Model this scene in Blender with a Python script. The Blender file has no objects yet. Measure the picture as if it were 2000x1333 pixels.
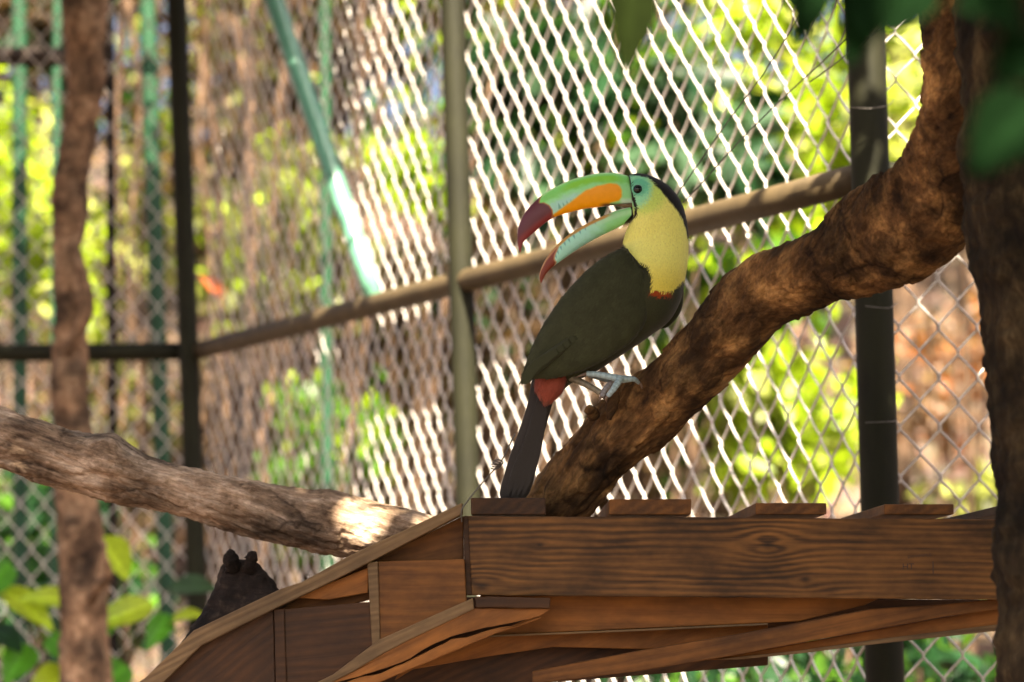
import bpy, math, random
import numpy as np
from mathutils import Vector, Matrix, noise
from mathutils.bvhtree import BVHTree

random.seed(7)
rng = np.random.default_rng(7)
sc = bpy.context.scene
col = sc.collection

# ------------------------------------------------------------------ camera
FPX = 5555.0                      # focal length in photo pixels (2000 wide)
CAMZ = 1.6
PITCH = math.radians(5.6)
cam_d = bpy.data.cameras.new("camera")
cam = bpy.data.objects.new("camera", cam_d)
col.objects.link(cam)
cam.location = (0, 0, CAMZ)
cam.rotation_euler = (math.radians(90) + PITCH, 0, 0)
cam_d.sensor_width = 36.0
cam_d.lens = FPX * 36.0 / 2000.0
cam_d.clip_start = 0.1
cam_d.clip_end = 400
cam_d.dof.use_dof = True
cam_d.dof.focus_distance = 4.0
cam_d.dof.aperture_fstop = (cam_d.lens / 1000.0) / 0.0235
cam_d.dof.aperture_blades = 0
sc.camera = cam

# ------------------------------------------------------------------ sky, sun, exposure
SUN = Vector((0.07, -0.61, 0.79)).normalized()
world = bpy.data.worlds.new("World")
sc.world = world
world.use_nodes = True
wn = world.node_tree
bg = wn.nodes["Background"]
sky = wn.nodes.new("ShaderNodeTexSky")
sky.sky_type = 'NISHITA'
sky.sun_disc = False
sky.sun_elevation = math.asin(SUN.z)
sky.sun_rotation = math.atan2(SUN.x, SUN.y)
wn.links.new(sky.outputs[0], bg.inputs[0])
sky.dust_density = 8.0
sky.air_density = 0.35
sky.ozone_density = 0.4
bg.inputs[1].default_value = 0.055
sl = bpy.data.lights.new("sun", 'SUN')
sl.energy = 5.0
sl.angle = math.radians(0.53)
sl.color = (1.0, 0.88, 0.68)
so = bpy.data.objects.new("sun", sl)
col.objects.link(so)
so.rotation_euler = SUN.to_track_quat('Z', 'Y').to_euler()
sc.view_settings.view_transform = 'Standard'
sc.view_settings.look = 'None'
sc.view_settings.gamma = 1
sc.view_settings.exposure = 3.15
sc.view_settings.use_curve_mapping = False
sc.render.film_transparent = False
sc.cycles.max_bounces = 8
sc.cycles.transparent_max_bounces = 4

# ------------------------------------------------------------------ helpers
CP, SP = math.cos(PITCH), math.sin(PITCH)

def P(px, py, y):
    """place a photo pixel on the vertical plane world-y = y"""
    a = (px - 1000.0) / FPX
    b = (666.5 - py) / FPX
    dy = CP - b * SP
    dz = SP + b * CP
    return Vector((a * y / dy, y, CAMZ + dz * y / dy))

def lin(r, g, b):
    f = lambda c: (c / 255 / 12.92) if c / 255 <= 0.04045 else ((c / 255 + 0.055) / 1.055) ** 2.4
    return (f(r), f(g), f(b))

def tag(o, label=None, cat=None, group=None, kind=None):
    if label: o["label"] = label
    if cat: o["category"] = cat
    if group: o["group"] = group
    if kind: o["kind"] = kind
    return o

def empty(name, loc, label=None, cat=None, group=None):
    o = bpy.data.objects.new(name, None)
    o.location = loc
    o.empty_display_size = 0.1
    col.objects.link(o)
    return tag(o, label, cat, group)

def link(name, me, mat=None, parent=None, smooth=True):
    if mat is not None:
        me.materials.append(mat)
    if smooth:
        me.polygons.foreach_set("use_smooth", [True] * len(me.polygons))
    o = bpy.data.objects.new(name, me)
    col.objects.link(o)
    if parent is not None:
        o.parent = parent
        o.matrix_parent_inverse = Matrix.Translation(-Vector(parent.location))
    return o

def mesh_np(name, V, F):
    """V n x 3, F m x k (all faces same size)"""
    V = np.asarray(V, dtype=np.float32); F = np.asarray(F, dtype=np.int32)
    me = bpy.data.meshes.new(name)
    me.vertices.add(len(V)); me.vertices.foreach_set("co", V.ravel())
    k = F.shape[1]
    me.loops.add(F.size); me.loops.foreach_set("vertex_index", F.ravel())
    me.polygons.add(len(F))
    me.polygons.foreach_set("loop_start", np.arange(len(F), dtype=np.int32) * k)
    me.update(calc_edges=True)
    return me

def set_col(me, C):
    a = me.color_attributes.new("Col", 'FLOAT_COLOR', 'POINT')
    C = np.hstack([np.asarray(C, dtype=np.float32), np.ones((len(C), 1), dtype=np.float32)])
    a.data.foreach_set("color", C.ravel())

def catmull(S, n):
    S = np.asarray(S, float)
    m = len(S)
    t = np.linspace(0, m - 1, n)
    i = np.clip(t.astype(int), 0, m - 2)
    u = (t - i)[:, None]
    p0 = np.where((i > 0)[:, None], S[np.maximum(i - 1, 0)], 2 * S[0] - S[1])
    p1 = S[i]; p2 = S[i + 1]
    p3 = np.where((i < m - 2)[:, None], S[np.minimum(i + 2, m - 1)], 2 * S[-1] - S[-2])
    return 0.5 * ((2 * p1) + (-p0 + p2) * u + (2 * p0 - 5 * p1 + 4 * p2 - p3) * u ** 2 + (-p0 + 3 * p1 - 3 * p2 + p3) * u ** 3)

def grid_faces(nu, nv, off=0):
    i = np.arange(nu - 1)[:, None]; j = np.arange(nv)[None, :]
    a = i * nv + j; b = i * nv + (j + 1) % nv
    c = (i + 1) * nv + (j + 1) % nv; d = (i + 1) * nv + j
    return np.stack([a, b, c, d], -1).reshape(-1, 4) + off

def loft(name, S, ratio, d, nu=120, nv=48, mat=None, parent=None, colf=None, disp=None, cap=True, yoff=0.0, power=1.0):
    """S: stations (ax,ay,bx,by[,depth]) in photo pixels: two opposite silhouette points of each cross section"""
    S = [list(s) + [d] * (5 - len(s)) for s in S]
    Q = catmull(S, nu)
    th = np.linspace(0, 2 * math.pi, nv, endpoint=False)
    A = Q[:, 0:2]; B = Q[:, 2:4]; D = Q[:, 4]
    C = (A + B) / 2; H = (B - A) / 2
    hl = np.linalg.norm(H, axis=1)
    ct = np.cos(th); st = np.sin(th)
    if power != 1.0:
        ct = np.sign(ct) * np.abs(ct) ** power; st = np.sign(st) * np.abs(st) ** power
    px = C[:, 0:1] + H[:, 0:1] * ct; py = C[:, 1:2] + H[:, 1:2] * ct
    if np.isscalar(ratio): R = np.full(nu, ratio)
    else: R = catmull(np.array(ratio, float)[:, None], nu)[:, 0]
    dep = -(hl * R)[:, None] * st * D[:, None] / FPX
    y = D[:, None] + yoff + dep
    a = (px - 1000) / FPX; b = (666.5 - py) / FPX
    dy = CP - b * SP; dz = SP + b * CP
    # silhouettes are taken on the section's own plane so that the shape keeps its true size
    yy = D[:, None]
    V = np.stack([a * yy / dy, y, CAMZ + dz * yy / dy], -1).reshape(-1, 3)
    pxs = px.ravel(); pys = py.ravel()
    if disp is not None:
        cen = V.reshape(nu, nv, 3).mean(1)
        n = V.reshape(nu, nv, 3) - cen[:, None, :]
        n /= np.maximum(np.linalg.norm(n, axis=2, keepdims=True), 1e-6)
        n = n.reshape(-1, 3)
        dd = np.array([disp(Vector(v), pxs[k], pys[k]) for k, v in enumerate(V)])
        V = V + n * dd[:, None]
    F = grid_faces(nu, nv)
    Vl = V
    faces = [tuple(f) for f in F]
    if cap:
        c0 = V[:nv].mean(0); c1 = V[-nv:].mean(0)
        Vl = np.vstack([V, c0, c1]); k0 = len(V); k1 = k0 + 1
        for j in range(nv):
            faces.append((k0, (j + 1) % nv, j))
            faces.append((k1, (nu - 1) * nv + j, (nu - 1) * nv + (j + 1) % nv))
        pxs = np.append(pxs, [C[0, 0], C[-1, 0]]); pys = np.append(pys, [C[0, 1], C[-1, 1]])
    me = bpy.data.meshes.new(name)
    me.from_pydata(Vl.tolist(), [], [tuple(int(q) for q in f) for f in faces])
    me.update()
    if colf is not None:
        set_col(me, colf(pxs, pys))
    o = link(name, me, mat, parent)
    return o, BVHTree.FromPolygons([tuple(v) for v in Vl.tolist()], [tuple(int(q) for q in f) for f in faces])

def tube(name, pts, rad, nv=8, mat=None, parent=None, sub=4, jit=0.0):
    pts = np.array([tuple(p) for p in pts], float)
    rad = np.full(len(pts), rad) if np.isscalar(rad) else np.array(rad, float)
    n = (len(pts) - 1) * sub + 1
    Q = catmull(np.hstack([pts, rad[:, None]]), n) if len(pts) > 2 else np.hstack([pts, rad[:, None]])
    n = len(Q)
    p = Q[:, :3]; r = Q[:, 3]
    T = np.gradient(p, axis=0); T /= np.linalg.norm(T, axis=1, keepdims=True) + 1e-9
    ref = np.array([0.13, 1.0, 0.07]); ref /= np.linalg.norm(ref)
    U = np.cross(T, ref); U /= np.linalg.norm(U, axis=1, keepdims=True) + 1e-9
    W = np.cross(T, U)
    th = np.linspace(0, 2 * math.pi, nv, endpoint=False)
    rr = r[:, None] * (1 + jit * rng.standard_normal((n, nv)))
    V = p[:, None, :] + rr[..., None] * (U[:, None, :] * np.cos(th)[None, :, None] + W[:, None, :] * np.sin(th)[None, :, None])
    V = V.reshape(-1, 3)
    faces = [tuple(int(q) for q in f) for f in grid_faces(n, nv)]
    faces.append(tuple(range(nv))[::-1]); faces.append(tuple(range((n - 1) * nv, n * nv)))
    me = bpy.data.meshes.new(name)
    me.from_pydata(V.tolist(), [], faces); me.update()
    return link(name, me, mat, parent)

def sd_poly(x, y, poly):
    """signed distance (negative inside)"""
    poly = np.asarray(poly, float)
    x = np.asarray(x, float); y = np.asarray(y, float)
    d = np.full(x.shape, 1e9); ins = np.zeros(x.shape, bool)
    n = len(poly)
    for i in range(n):
        ax, ay = poly[i]; bx, by = poly[(i + 1) % n]
        ex, ey = bx - ax, by - ay
        t = np.clip(((x - ax) * ex + (y - ay) * ey) / (ex * ex + ey * ey + 1e-9), 0, 1)
        d = np.minimum(d, np.hypot(x - ax - t * ex, y - ay - t * ey))
        c = ((ay > y) != (by > y)) & (x < (bx - ax) * (y - ay) / ((by - ay) if by != ay else 1e-9) + ax)
        ins ^= c
    return np.where(ins, -d, d)

def d_line(x, y, pts):
    d = np.full(np.shape(x), 1e9)
    for (ax, ay), (bx, by) in zip(pts[:-1], pts[1:]):
        ex, ey = bx - ax, by - ay
        t = np.clip(((x - ax) * ex + (y - ay) * ey) / (ex * ex + ey * ey + 1e-9), 0, 1)
        d = np.minimum(d, np.hypot(x - ax - t * ex, y - ay - t * ey))
    return d

def ss(e0, e1, x):
    t = np.clip((x - e0) / (e1 - e0), 0, 1)
    return t * t * (3 - 2 * t)

def mixc(C, c, m):
    return C * (1 - m[:, None]) + np.array(c)[None, :] * m[:, None]

# ------------------------------------------------------------------ materials
def new_mat(name):
    m = bpy.data.materials.new(name); m.use_nodes = True
    nt = m.node_tree
    return m, nt, nt.nodes["Principled BSDF"]

def N(nt, typ, **kw):
    n = nt.nodes.new(typ)
    for k, v in kw.items():
        setattr(n, k, v)
    return n

def math_n(nt, op, a, b=None, c=None):
    n = nt.nodes.new("ShaderNodeMath"); n.operation = op
    for i, v in enumerate((a, b, c)):
        if v is None: continue
        if isinstance(v, (int, float)): n.inputs[i].default_value = v
        else: nt.links.new(v, n.inputs[i])
    return n.outputs[0]

def ramp(nt, fac, stops):
    n = nt.nodes.new("ShaderNodeValToRGB")
    e = n.color_ramp.elements
    while len(e) < len(stops): e.new(0.5)
    for k, (p, c) in enumerate(stops):
        e[k].position = p; e[k].color = (*c, 1)
    nt.links.new(fac, n.inputs[0])
    return n.outputs[0]

def mapped(nt, scale, kind="Object"):
    tc = nt.nodes.new("ShaderNodeTexCoord"); mp = nt.nodes.new("ShaderNodeMapping")
    mp.inputs["Scale"].default_value = scale
    nt.links.new(tc.outputs[kind], mp.inputs[0])
    return mp.outputs[0]

def noise_n(nt, vec, scale, detail=4, rough=0.6):
    n = nt.nodes.new("ShaderNodeTexNoise")
    n.inputs["Scale"].default_value = scale; n.inputs["Detail"].default_value = detail
    n.inputs["Roughness"].default_value = rough
    nt.links.new(vec, n.inputs["Vector"])
    return n.outputs[0]

def bump(nt, bs, h, strength, dist):
    b = nt.nodes.new("ShaderNodeBump")
    b.inputs["Strength"].default_value = strength; b.inputs["Distance"].default_value = dist
    nt.links.new(h, b.inputs["Height"]); nt.links.new(b.outputs[0], bs.inputs["Normal"])
    return b

def mixrgb(nt, fac, a, b, mode='MIX'):
    n = nt.nodes.new("ShaderNodeMix"); n.data_type = 'RGBA'; n.blend_type = mode
    for i, v in ((0, fac), (6, a), (7, b)):
        if isinstance(v, (int, float)): n.inputs[i].default_value = v
        elif isinstance(v, tuple): n.inputs[i].default_value = (*v, 1)
        else: nt.links.new(v, n.inputs[i])
    return n.outputs[2]

def wood_mat(name, light, dark, freq=900.0, knots=(), wobble=5.0, rough=0.7, stain=0.5, seed=0.0, g_amt=0.62):
    m, nt, bs = new_mat(name)
    tc = nt.nodes.new("ShaderNodeTexCoord")
    sep = nt.nodes.new("ShaderNodeSeparateXYZ"); nt.links.new(tc.outputs["Object"], sep.inputs[0])
    mp = nt.nodes.new("ShaderNodeMapping"); mp.inputs["Scale"].default_value = (2.2, 7, 11); mp.inputs["Location"].default_value = (seed, seed * 2, seed)
    nt.links.new(tc.outputs["Object"], mp.inputs[0])
    n1 = noise_n(nt, mp.outputs[0], 1.0, 3, 0.55)
    v = math_n(nt, 'MULTIPLY', sep.outputs[2], freq)
    v = math_n(nt, 'ADD', v, math_n(nt, 'MULTIPLY', sep.outputs[1], freq * 0.6))
    v = math_n(nt, 'ADD', v, math_n(nt, 'ADD', math_n(nt, 'MULTIPLY', n1, wobble * 6.28), math_n(nt, 'MULTIPLY', noise_n(nt, mapped(nt, (9, 20, 60)), 1.0, 2), 3.0)))
    kd = None
    for (kx, kz, s, amp) in knots:
        dx = math_n(nt, 'MULTIPLY', math_n(nt, 'SUBTRACT', sep.outputs[0], kx), 0.55)
        dz = math_n(nt, 'SUBTRACT', sep.outputs[2], kz)
        r = math_n(nt, 'SQRT', math_n(nt, 'ADD', math_n(nt, 'MULTIPLY', dx, dx), math_n(nt, 'MULTIPLY', dz, dz)))
        e = math_n(nt, 'EXPONENT', math_n(nt, 'MULTIPLY', r, -1.0 / s))
        sg = math_n(nt, 'TANH', math_n(nt, 'MULTIPLY', dz, 90.0))
        v = math_n(nt, 'SUBTRACT', v, math_n(nt, 'MULTIPLY', math_n(nt, 'MULTIPLY', e, sg), amp))
        k = math_n(nt, 'EXPONENT', math_n(nt, 'MULTIPLY', math_n(nt, 'MULTIPLY', r, r), -1.0 / (s * s * 0.12)))
        kd = k if kd is None else math_n(nt, 'ADD', kd, k)
    g = math_n(nt, 'MULTIPLY_ADD', math_n(nt, 'SINE', v), 0.5, 0.5)
    g2 = math_n(nt, 'POWER', g, 1.6)
    fib = noise_n(nt, mapped(nt, (14, 260, 420)), 1.0, 3, 0.6)
    am = noise_n(nt, mapped(nt, (4, 9, 22)), 1.0, 3, 0.6)
    amv = ramp(nt, am, [(0.36, (0.25,) * 3), (0.6, (1.15,) * 3)])
    g2 = math_n(nt, 'ADD', 0.45, math_n(nt, 'MULTIPLY', math_n(nt, 'SUBTRACT', g2, 0.45), amv))
    grain = math_n(nt, 'ADD', math_n(nt, 'MULTIPLY', g2, g_amt), math_n(nt, 'MULTIPLY', fib, 0.5))
    if g_amt < 0.5: grain = math_n(nt, 'ADD', grain, (0.62 - g_amt) * 0.45)
    c = ramp(nt, grain, [(0.12, dark), (0.45, tuple(0.6 * a + 0.4 * b for a, b in zip(light, dark))), (0.9, light)])
    st = noise_n(nt, mapped(nt, (5, 9, 9)), 1.0, 5, 0.65)
    sf = ramp(nt, st, [(0.38, (1, 1, 1)), (0.62, (1 - stain,) * 3)])
    c = mixrgb(nt, 1.0, c, sf, 'MULTIPLY')
    if kd is not None:
        c = mixrgb(nt, math_n(nt, 'MULTIPLY', math_n(nt, 'MINIMUM', kd, 1.0), 0.85), c, tuple(q * 0.35 for q in dark))
    nt.links.new(c, bs.inputs["Base Color"])
    bs.inputs["Roughness"].default_value = rough
    bs.inputs["Specular IOR Level"].default_value = 0.35
    bump(nt, bs, grain, 0.55, 0.0012)
    return m

def bark_mat(name, c1, c2, c3, scale=30.0, stretch=(1, 1, 1), bd=0.003, patch=9.0, ang=None, crack=0.35, pc=1.0):
    m, nt, bs = new_mat(name)
    def vec(st_):
        if ang is None: return mapped(nt, st_)
        base = mapped(nt, (1, 1, 1)); base.node.inputs["Rotation"].default_value = (0, math.radians(ang), 0)
        mp = nt.nodes.new("ShaderNodeMapping"); mp.inputs["Scale"].default_value = st_
        nt.links.new(base, mp.inputs[0]); return mp.outputs[0]
    wn_ = nt.nodes.new("ShaderNodeTexNoise"); wn_.inputs["Scale"].default_value = 9; nt.links.new(mapped(nt, (1, 1, 1)), wn_.inputs["Vector"])
    wv = mixrgb(nt, 0.06, vec(stretch), wn_.outputs[1], 'ADD')
    a = noise_n(nt, wv, scale, 8, 0.68)
    f = noise_n(nt, vec(tuple(q * (1 if k == 0 else 3.2) for k, q in enumerate(stretch))), scale * 2.2, 5, 0.7)
    b = noise_n(nt, vec((0.7, 1, 1)), patch, 6, 0.62)
    v = nt.nodes.new("ShaderNodeTexVoronoi"); v.feature = 'DISTANCE_TO_EDGE'
    v.inputs["Scale"].default_value = scale * 0.55
    nt.links.new(wv, v.inputs["Vector"])
    ca = ramp(nt, a, [(0.32, c1), (0.5, c2), (0.68, c3)])
    pb = ramp(nt, b, [(0.38, (1 - .72 * pc,) * 3), (0.5, (0.9, 0.88, 0.85)), (0.62, (1 + .45 * pc, 1 + .40 * pc, 1 + .34 * pc))])
    c = mixrgb(nt, 1.0, ca, pb, 'MULTIPLY')
    c = mixrgb(nt, 1.0, c, ramp(nt, f, [(0.35, (0.62, 0.6, 0.58)), (0.65, (1.25, 1.25, 1.25))]), 'MULTIPLY')
    cr = ramp(nt, v.outputs["Distance"], [(0.0, (0.25, 0.22, 0.2)), (0.045, (1, 1, 1))])
    cm = ramp(nt, b, [(0.45, (crack,) * 3), (0.55, (0, 0, 0))])
    c = mixrgb(nt, cm, c, mixrgb(nt, 1.0, c, cr, 'MULTIPLY'))
    nt.links.new(c, bs.inputs["Base Color"])
    bs.inputs["Roughness"].default_value = 0.85
    bs.inputs["Specular IOR Level"].default_value = 0.2
    h = math_n(nt, 'ADD', a, math_n(nt, 'MULTIPLY', math_n(nt, 'MINIMUM', v.outputs["Distance"], 0.08), 1.5))
    h = math_n(nt, 'ADD', h, math_n(nt, 'MULTIPLY', f, 0.35))
    bump(nt, bs, h, 1.0, bd)
    return m

def leaf_mat(name, gloss=0.35):
    m, nt, bs = new_mat(name)
    at = nt.nodes.new("ShaderNodeVertexColor"); at.layer_name = "Col"
    nz = noise_n(nt, mapped(nt, (1, 1, 1)), 55, 3)
    c = mixrgb(nt, 1.0, at.outputs[0], ramp(nt, nz, [(0.3, (0.75, 0.75, 0.75)), (0.7, (1.15, 1.15, 1.1))]), 'MULTIPLY')
    nt.links.new(c, bs.inputs["Base Color"])
    bs.inputs["Roughness"].default_value = gloss
    bs.inputs["Specular IOR Level"].default_value = 0.22
    tr = nt.nodes.new("ShaderNodeBsdfTranslucent")
    tcol = mixrgb(nt, 1.0, c, (1.5, 1.5, 0.7), 'MULTIPLY')
    nt.links.new(tcol, tr.inputs[0])
    mx = nt.nodes.new("ShaderNodeMixShader"); mx.inputs[0].default_value = 0.42
    nt.links.new(bs.outputs[0], mx.inputs[1]); nt.links.new(tr.outputs[0], mx.inputs[2])
    nt.links.new(mx.outputs[0], nt.nodes["Material Output"].inputs[0])
    return m

def paint_mat(name, c, rough=0.45, dirt=0.4, scale=14, spec=0.5):
    m, nt, bs = new_mat(name)
    a = noise_n(nt, mapped(nt, (1, 1, 0.4)), scale, 6, 0.65)
    cc = ramp(nt, a, [(0.35, tuple(q * (1 - dirt) for q in c)), (0.6, c)])
    nt.links.new(cc, bs.inputs["Base Color"])
    bs.inputs["Roughness"].default_value = rough
    bs.inputs["Specular IOR Level"].default_value = spec
    bump(nt, bs, a, 0.2, 0.001)
    return m

def attr_mat(name, rough, bumpstr=0.3, bscale=(900, 900, 250), sheen=0.0, coat=0.0, bd=0.0005, mott=0.12, spec=0.4):
    m, nt, bs = new_mat(name)
    at = nt.nodes.new("ShaderNodeVertexColor"); at.layer_name = "Col"
    nz = noise_n(nt, mapped(nt, bscale), 1.0, 3)
    c = mixrgb(nt, 1.0, at.outputs[0], ramp(nt, nz, [(0.3, (1 - mott,) * 3), (0.7, (1 + mott * 0.5,) * 3)]), 'MULTIPLY')
    nt.links.new(c, bs.inputs["Base Color"])
    bs.inputs["Roughness"].default_value = rough
    bs.inputs["Specular IOR Level"].default_value = spec
    bs.inputs["Sheen Weight"].default_value = sheen
    bs.inputs["Coat Weight"].default_value = coat
    bs.inputs["Coat Roughness"].default_value = 0.25
    bump(nt, bs, nz, bumpstr, bd)
    return m

M = {}
M['wire'] = paint_mat("galvanised_wire", (0.56, 0.51, 0.47), 0.4, 0.25, 60)
M['wire'].node_tree.nodes["Principled BSDF"].inputs["Metallic"].default_value = 0.35
M['post'] = paint_mat("green_painted_steel", (0.012, 0.012, 0.004), 0.7, 0.45, spec=.2)
M['rail'] = paint_mat("weathered_rail_paint", (0.066, 0.046, 0.022), 0.6, 0.4, spec=.25)
M['brace'] = paint_mat("pale_green_paint", (0.085, 0.22, 0.15), 0.30, 0.25)
M['green'] = paint_mat("bright_green_paint", (0.014, 0.05, 0.024), 0.5, 0.25, spec=.2)
M['bark_grey'] = bark_mat("grey_log_wood", (0.07, 0.042, 0.026), (0.23, 0.16, 0.11), (0.44, 0.345, 0.27), 26, (0.45, 1.5, 1.5), 0.005, 14, ang=-17, crack=.9, pc=.8)
M['bark_brown'] = bark_mat("brown_limb_wood", (0.024, 0.012, 0.005), (0.125, 0.066, 0.026), (0.38, 0.215, 0.082), 20, (0.5, 1.3, 1.3), 0.005, 11, ang=48, crack=.9)
M['bark_dark'] = bark_mat("dark_trunk_bark", (0.008, 0.005, 0.003), (0.032, 0.021, 0.010), (0.09, 0.064, 0.032), 20, (1.6, 1.6, 0.45), 0.008, 8)
M['bark_pale'] = bark_mat("mottled_pale_bark", (0.06, 0.034, 0.02), (0.18, 0.11, 0.066), (0.34, 0.23, 0.15), 22, (1, 1, 0.5), 0.006, 11)
M['deadwood'] = bark_mat("dark_dead_wood", (0.006, 0.004, 0.003), (0.014, 0.009, 0.007), (0.04, 0.028, 0.02), 30, (1, 1, 1), 0.004, 10)  # near-black brown tones, mottled at random
M['vine'] = bark_mat("dry_vine_bark", (0.022, 0.012, 0.007), (0.06, 0.036, 0.021), (0.13, 0.085, 0.055), 30, (1, 1, 0.3), 0.003, 9)
M['leaf'] = leaf_mat("green_leaf")
M['dry'] = leaf_mat("dry_leaf", 0.55)
M['matt'] = leaf_mat("matt_shade_leaf", 0.9)
M['matt'].node_tree.nodes['Principled BSDF'].inputs['Specular IOR Level'].default_value = 0.03
M['feather'] = attr_mat("plumage", 0.75, 0.2, (520, 520, 300), sheen=0.12, bd=0.0005, mott=0.08, spec=0.2)
M['bill'] = attr_mat("bill_keratin", 0.36, 0.08, (120, 120, 120), coat=0.0, mott=0.05, spec=.3)
M['skin'] = attr_mat("foot_scales", 0.5, 0.5, (700, 700, 700), bd=0.0006, mott=0.25)

# ------------------------------------------------------------------ ground, bank
def ground_h(x, y):
    b = max(0.0, y - 15.0)
    h = 0.62 * b if b < 9 else 5.58 + (b - 9) * 0.1
    return h + 0.25 * noise.noise(Vector((x * 0.35, y * 0.35, 0))) * min(1, b + 0.15)

def soil_mat():
    m, nt, bs = new_mat("leaf_litter_soil")
    a = noise_n(nt, mapped(nt, (1, 1, 1)), 1.6, 6, 0.65)
    v = nt.nodes.new("ShaderNodeTexVoronoi"); v.inputs["Scale"].default_value = 16
    nt.links.new(mapped(nt, (1, 1, 1)), v.inputs["Vector"])
    c = ramp(nt, a, [(0.3, (0.02, 0.012, 0.007)), (0.5, (0.06, 0.036, 0.022)), (0.7, (0.13, 0.085, 0.06))])
    c = mixrgb(nt, 0.4, c, mixrgb(nt, 1.0, c, v.outputs["Color"], 'MULTIPLY'))
    nt.links.new(c, bs.inputs["Base Color"]); bs.inputs["Roughness"].default_value = 0.95
    bump(nt, bs, v.outputs["Distance"], 0.8, 0.03)
    return m
xs = np.concatenate([np.linspace(-150, -8, 12), np.linspace(-7, 7, 57), np.linspace(8, 150, 12)])
ys = np.concatenate([np.linspace(-60, 8, 14), np.linspace(8.5, 28, 65), np.linspace(30, 200, 14)])
V = [(x, y, ground_h(x, y)) for y in ys for x in xs]
nx = len(xs)
F = [(j * nx + i, j * nx + i + 1, (j + 1) * nx + i + 1, (j + 1) * nx + i) for j in range(len(ys) - 1) for i in range(nx - 1)]
me = mesh_np("ground", V, F)
tag(link("ground", me, soil_mat()), kind="structure")

# ------------------------------------------------------------------ leaves
def leaves_arrays(pos, dirs, nrm, L, W, cols, fold=0.18, curl=0.15):
    n = len(pos)
    side = np.cross(dirs, nrm); side /= np.linalg.norm(side, axis=1, keepdims=True) + 1e-9
    nn = np.cross(side, dirs)
    L = L[:, None]; W = W[:, None]
    def pt(t, s):
        return pos + dirs * L * t + side * W * s + nn * (abs(s) * W * fold * 2 - L * curl * t * t)
    pts = [pt(0, 0), pt(.28, -.42), pt(.3, 0), pt(.28, .42), pt(.66, -.34), pt(.66, 0), pt(.66, .34), pt(1, 0)]
    V = np.stack(pts, 1).reshape(-1, 3)
    T = np.array([(0, 2, 1), (0, 3, 2), (1, 2, 4), (2, 5, 4), (2, 3, 5), (3, 6, 5), (4, 5, 7), (5, 6, 7)])
    F = (np.arange(n)[:, None, None] * 8 + T[None]).reshape(-1, 3)
    C = np.repeat(cols, 8, axis=0)
    return V, F, C

def rand_dirs(n, up=0.0):
    v = rng.standard_normal((n, 3)); v[:, 2] += up
    return v / np.linalg.norm(v, axis=1, keepdims=True)

def leaf_cols(n, c, var=0.35, c2=None):
    c = np.array(c, float)
    f = 1 + var * rng.standard_normal((n, 1)) * 0.6
    C = np.clip(c[None] * np.clip(f, .3, 2.2), 0, .9)
    if c2 is not None:
        k = rng.random(n) < 0.25
        C[k] = np.array(c2) * np.clip(1 + 0.25 * rng.standard_normal((k.sum(), 1)), .4, 1.8)
    return C

def foliage(name, pos, L, c, mat, parent=None, aspect=0.5, droop=-0.5, var=0.35, c2=None, up=1.0):
    n = len(pos)
    d = rand_dirs(n, droop); nr = rand_dirs(n, up)
    Ls = L * (0.6 + 0.8 * rng.random(n))
    V, F, C = leaves_arrays(np.asarray(pos), d, nr, Ls, Ls * aspect, leaf_cols(n, c, var, c2))
    me = mesh_np(name, V, F); set_col(me, C)
    return link(name, me, mat, parent, smooth=False)

def blob(n, c, r):
    """clumped points inside an ellipsoid"""
    k = max(4, n // 38)
    cl = rng.standard_normal((k, 3)); cl /= np.linalg.norm(cl, axis=1, keepdims=True)
    cl *= (rng.random((k, 1)) ** 0.45)
    p = cl[rng.integers(0, k, n)] + rng.standard_normal((n, 3)) * 0.13
    return np.array(c)[None] + p * np.array(r)[None]

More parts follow.
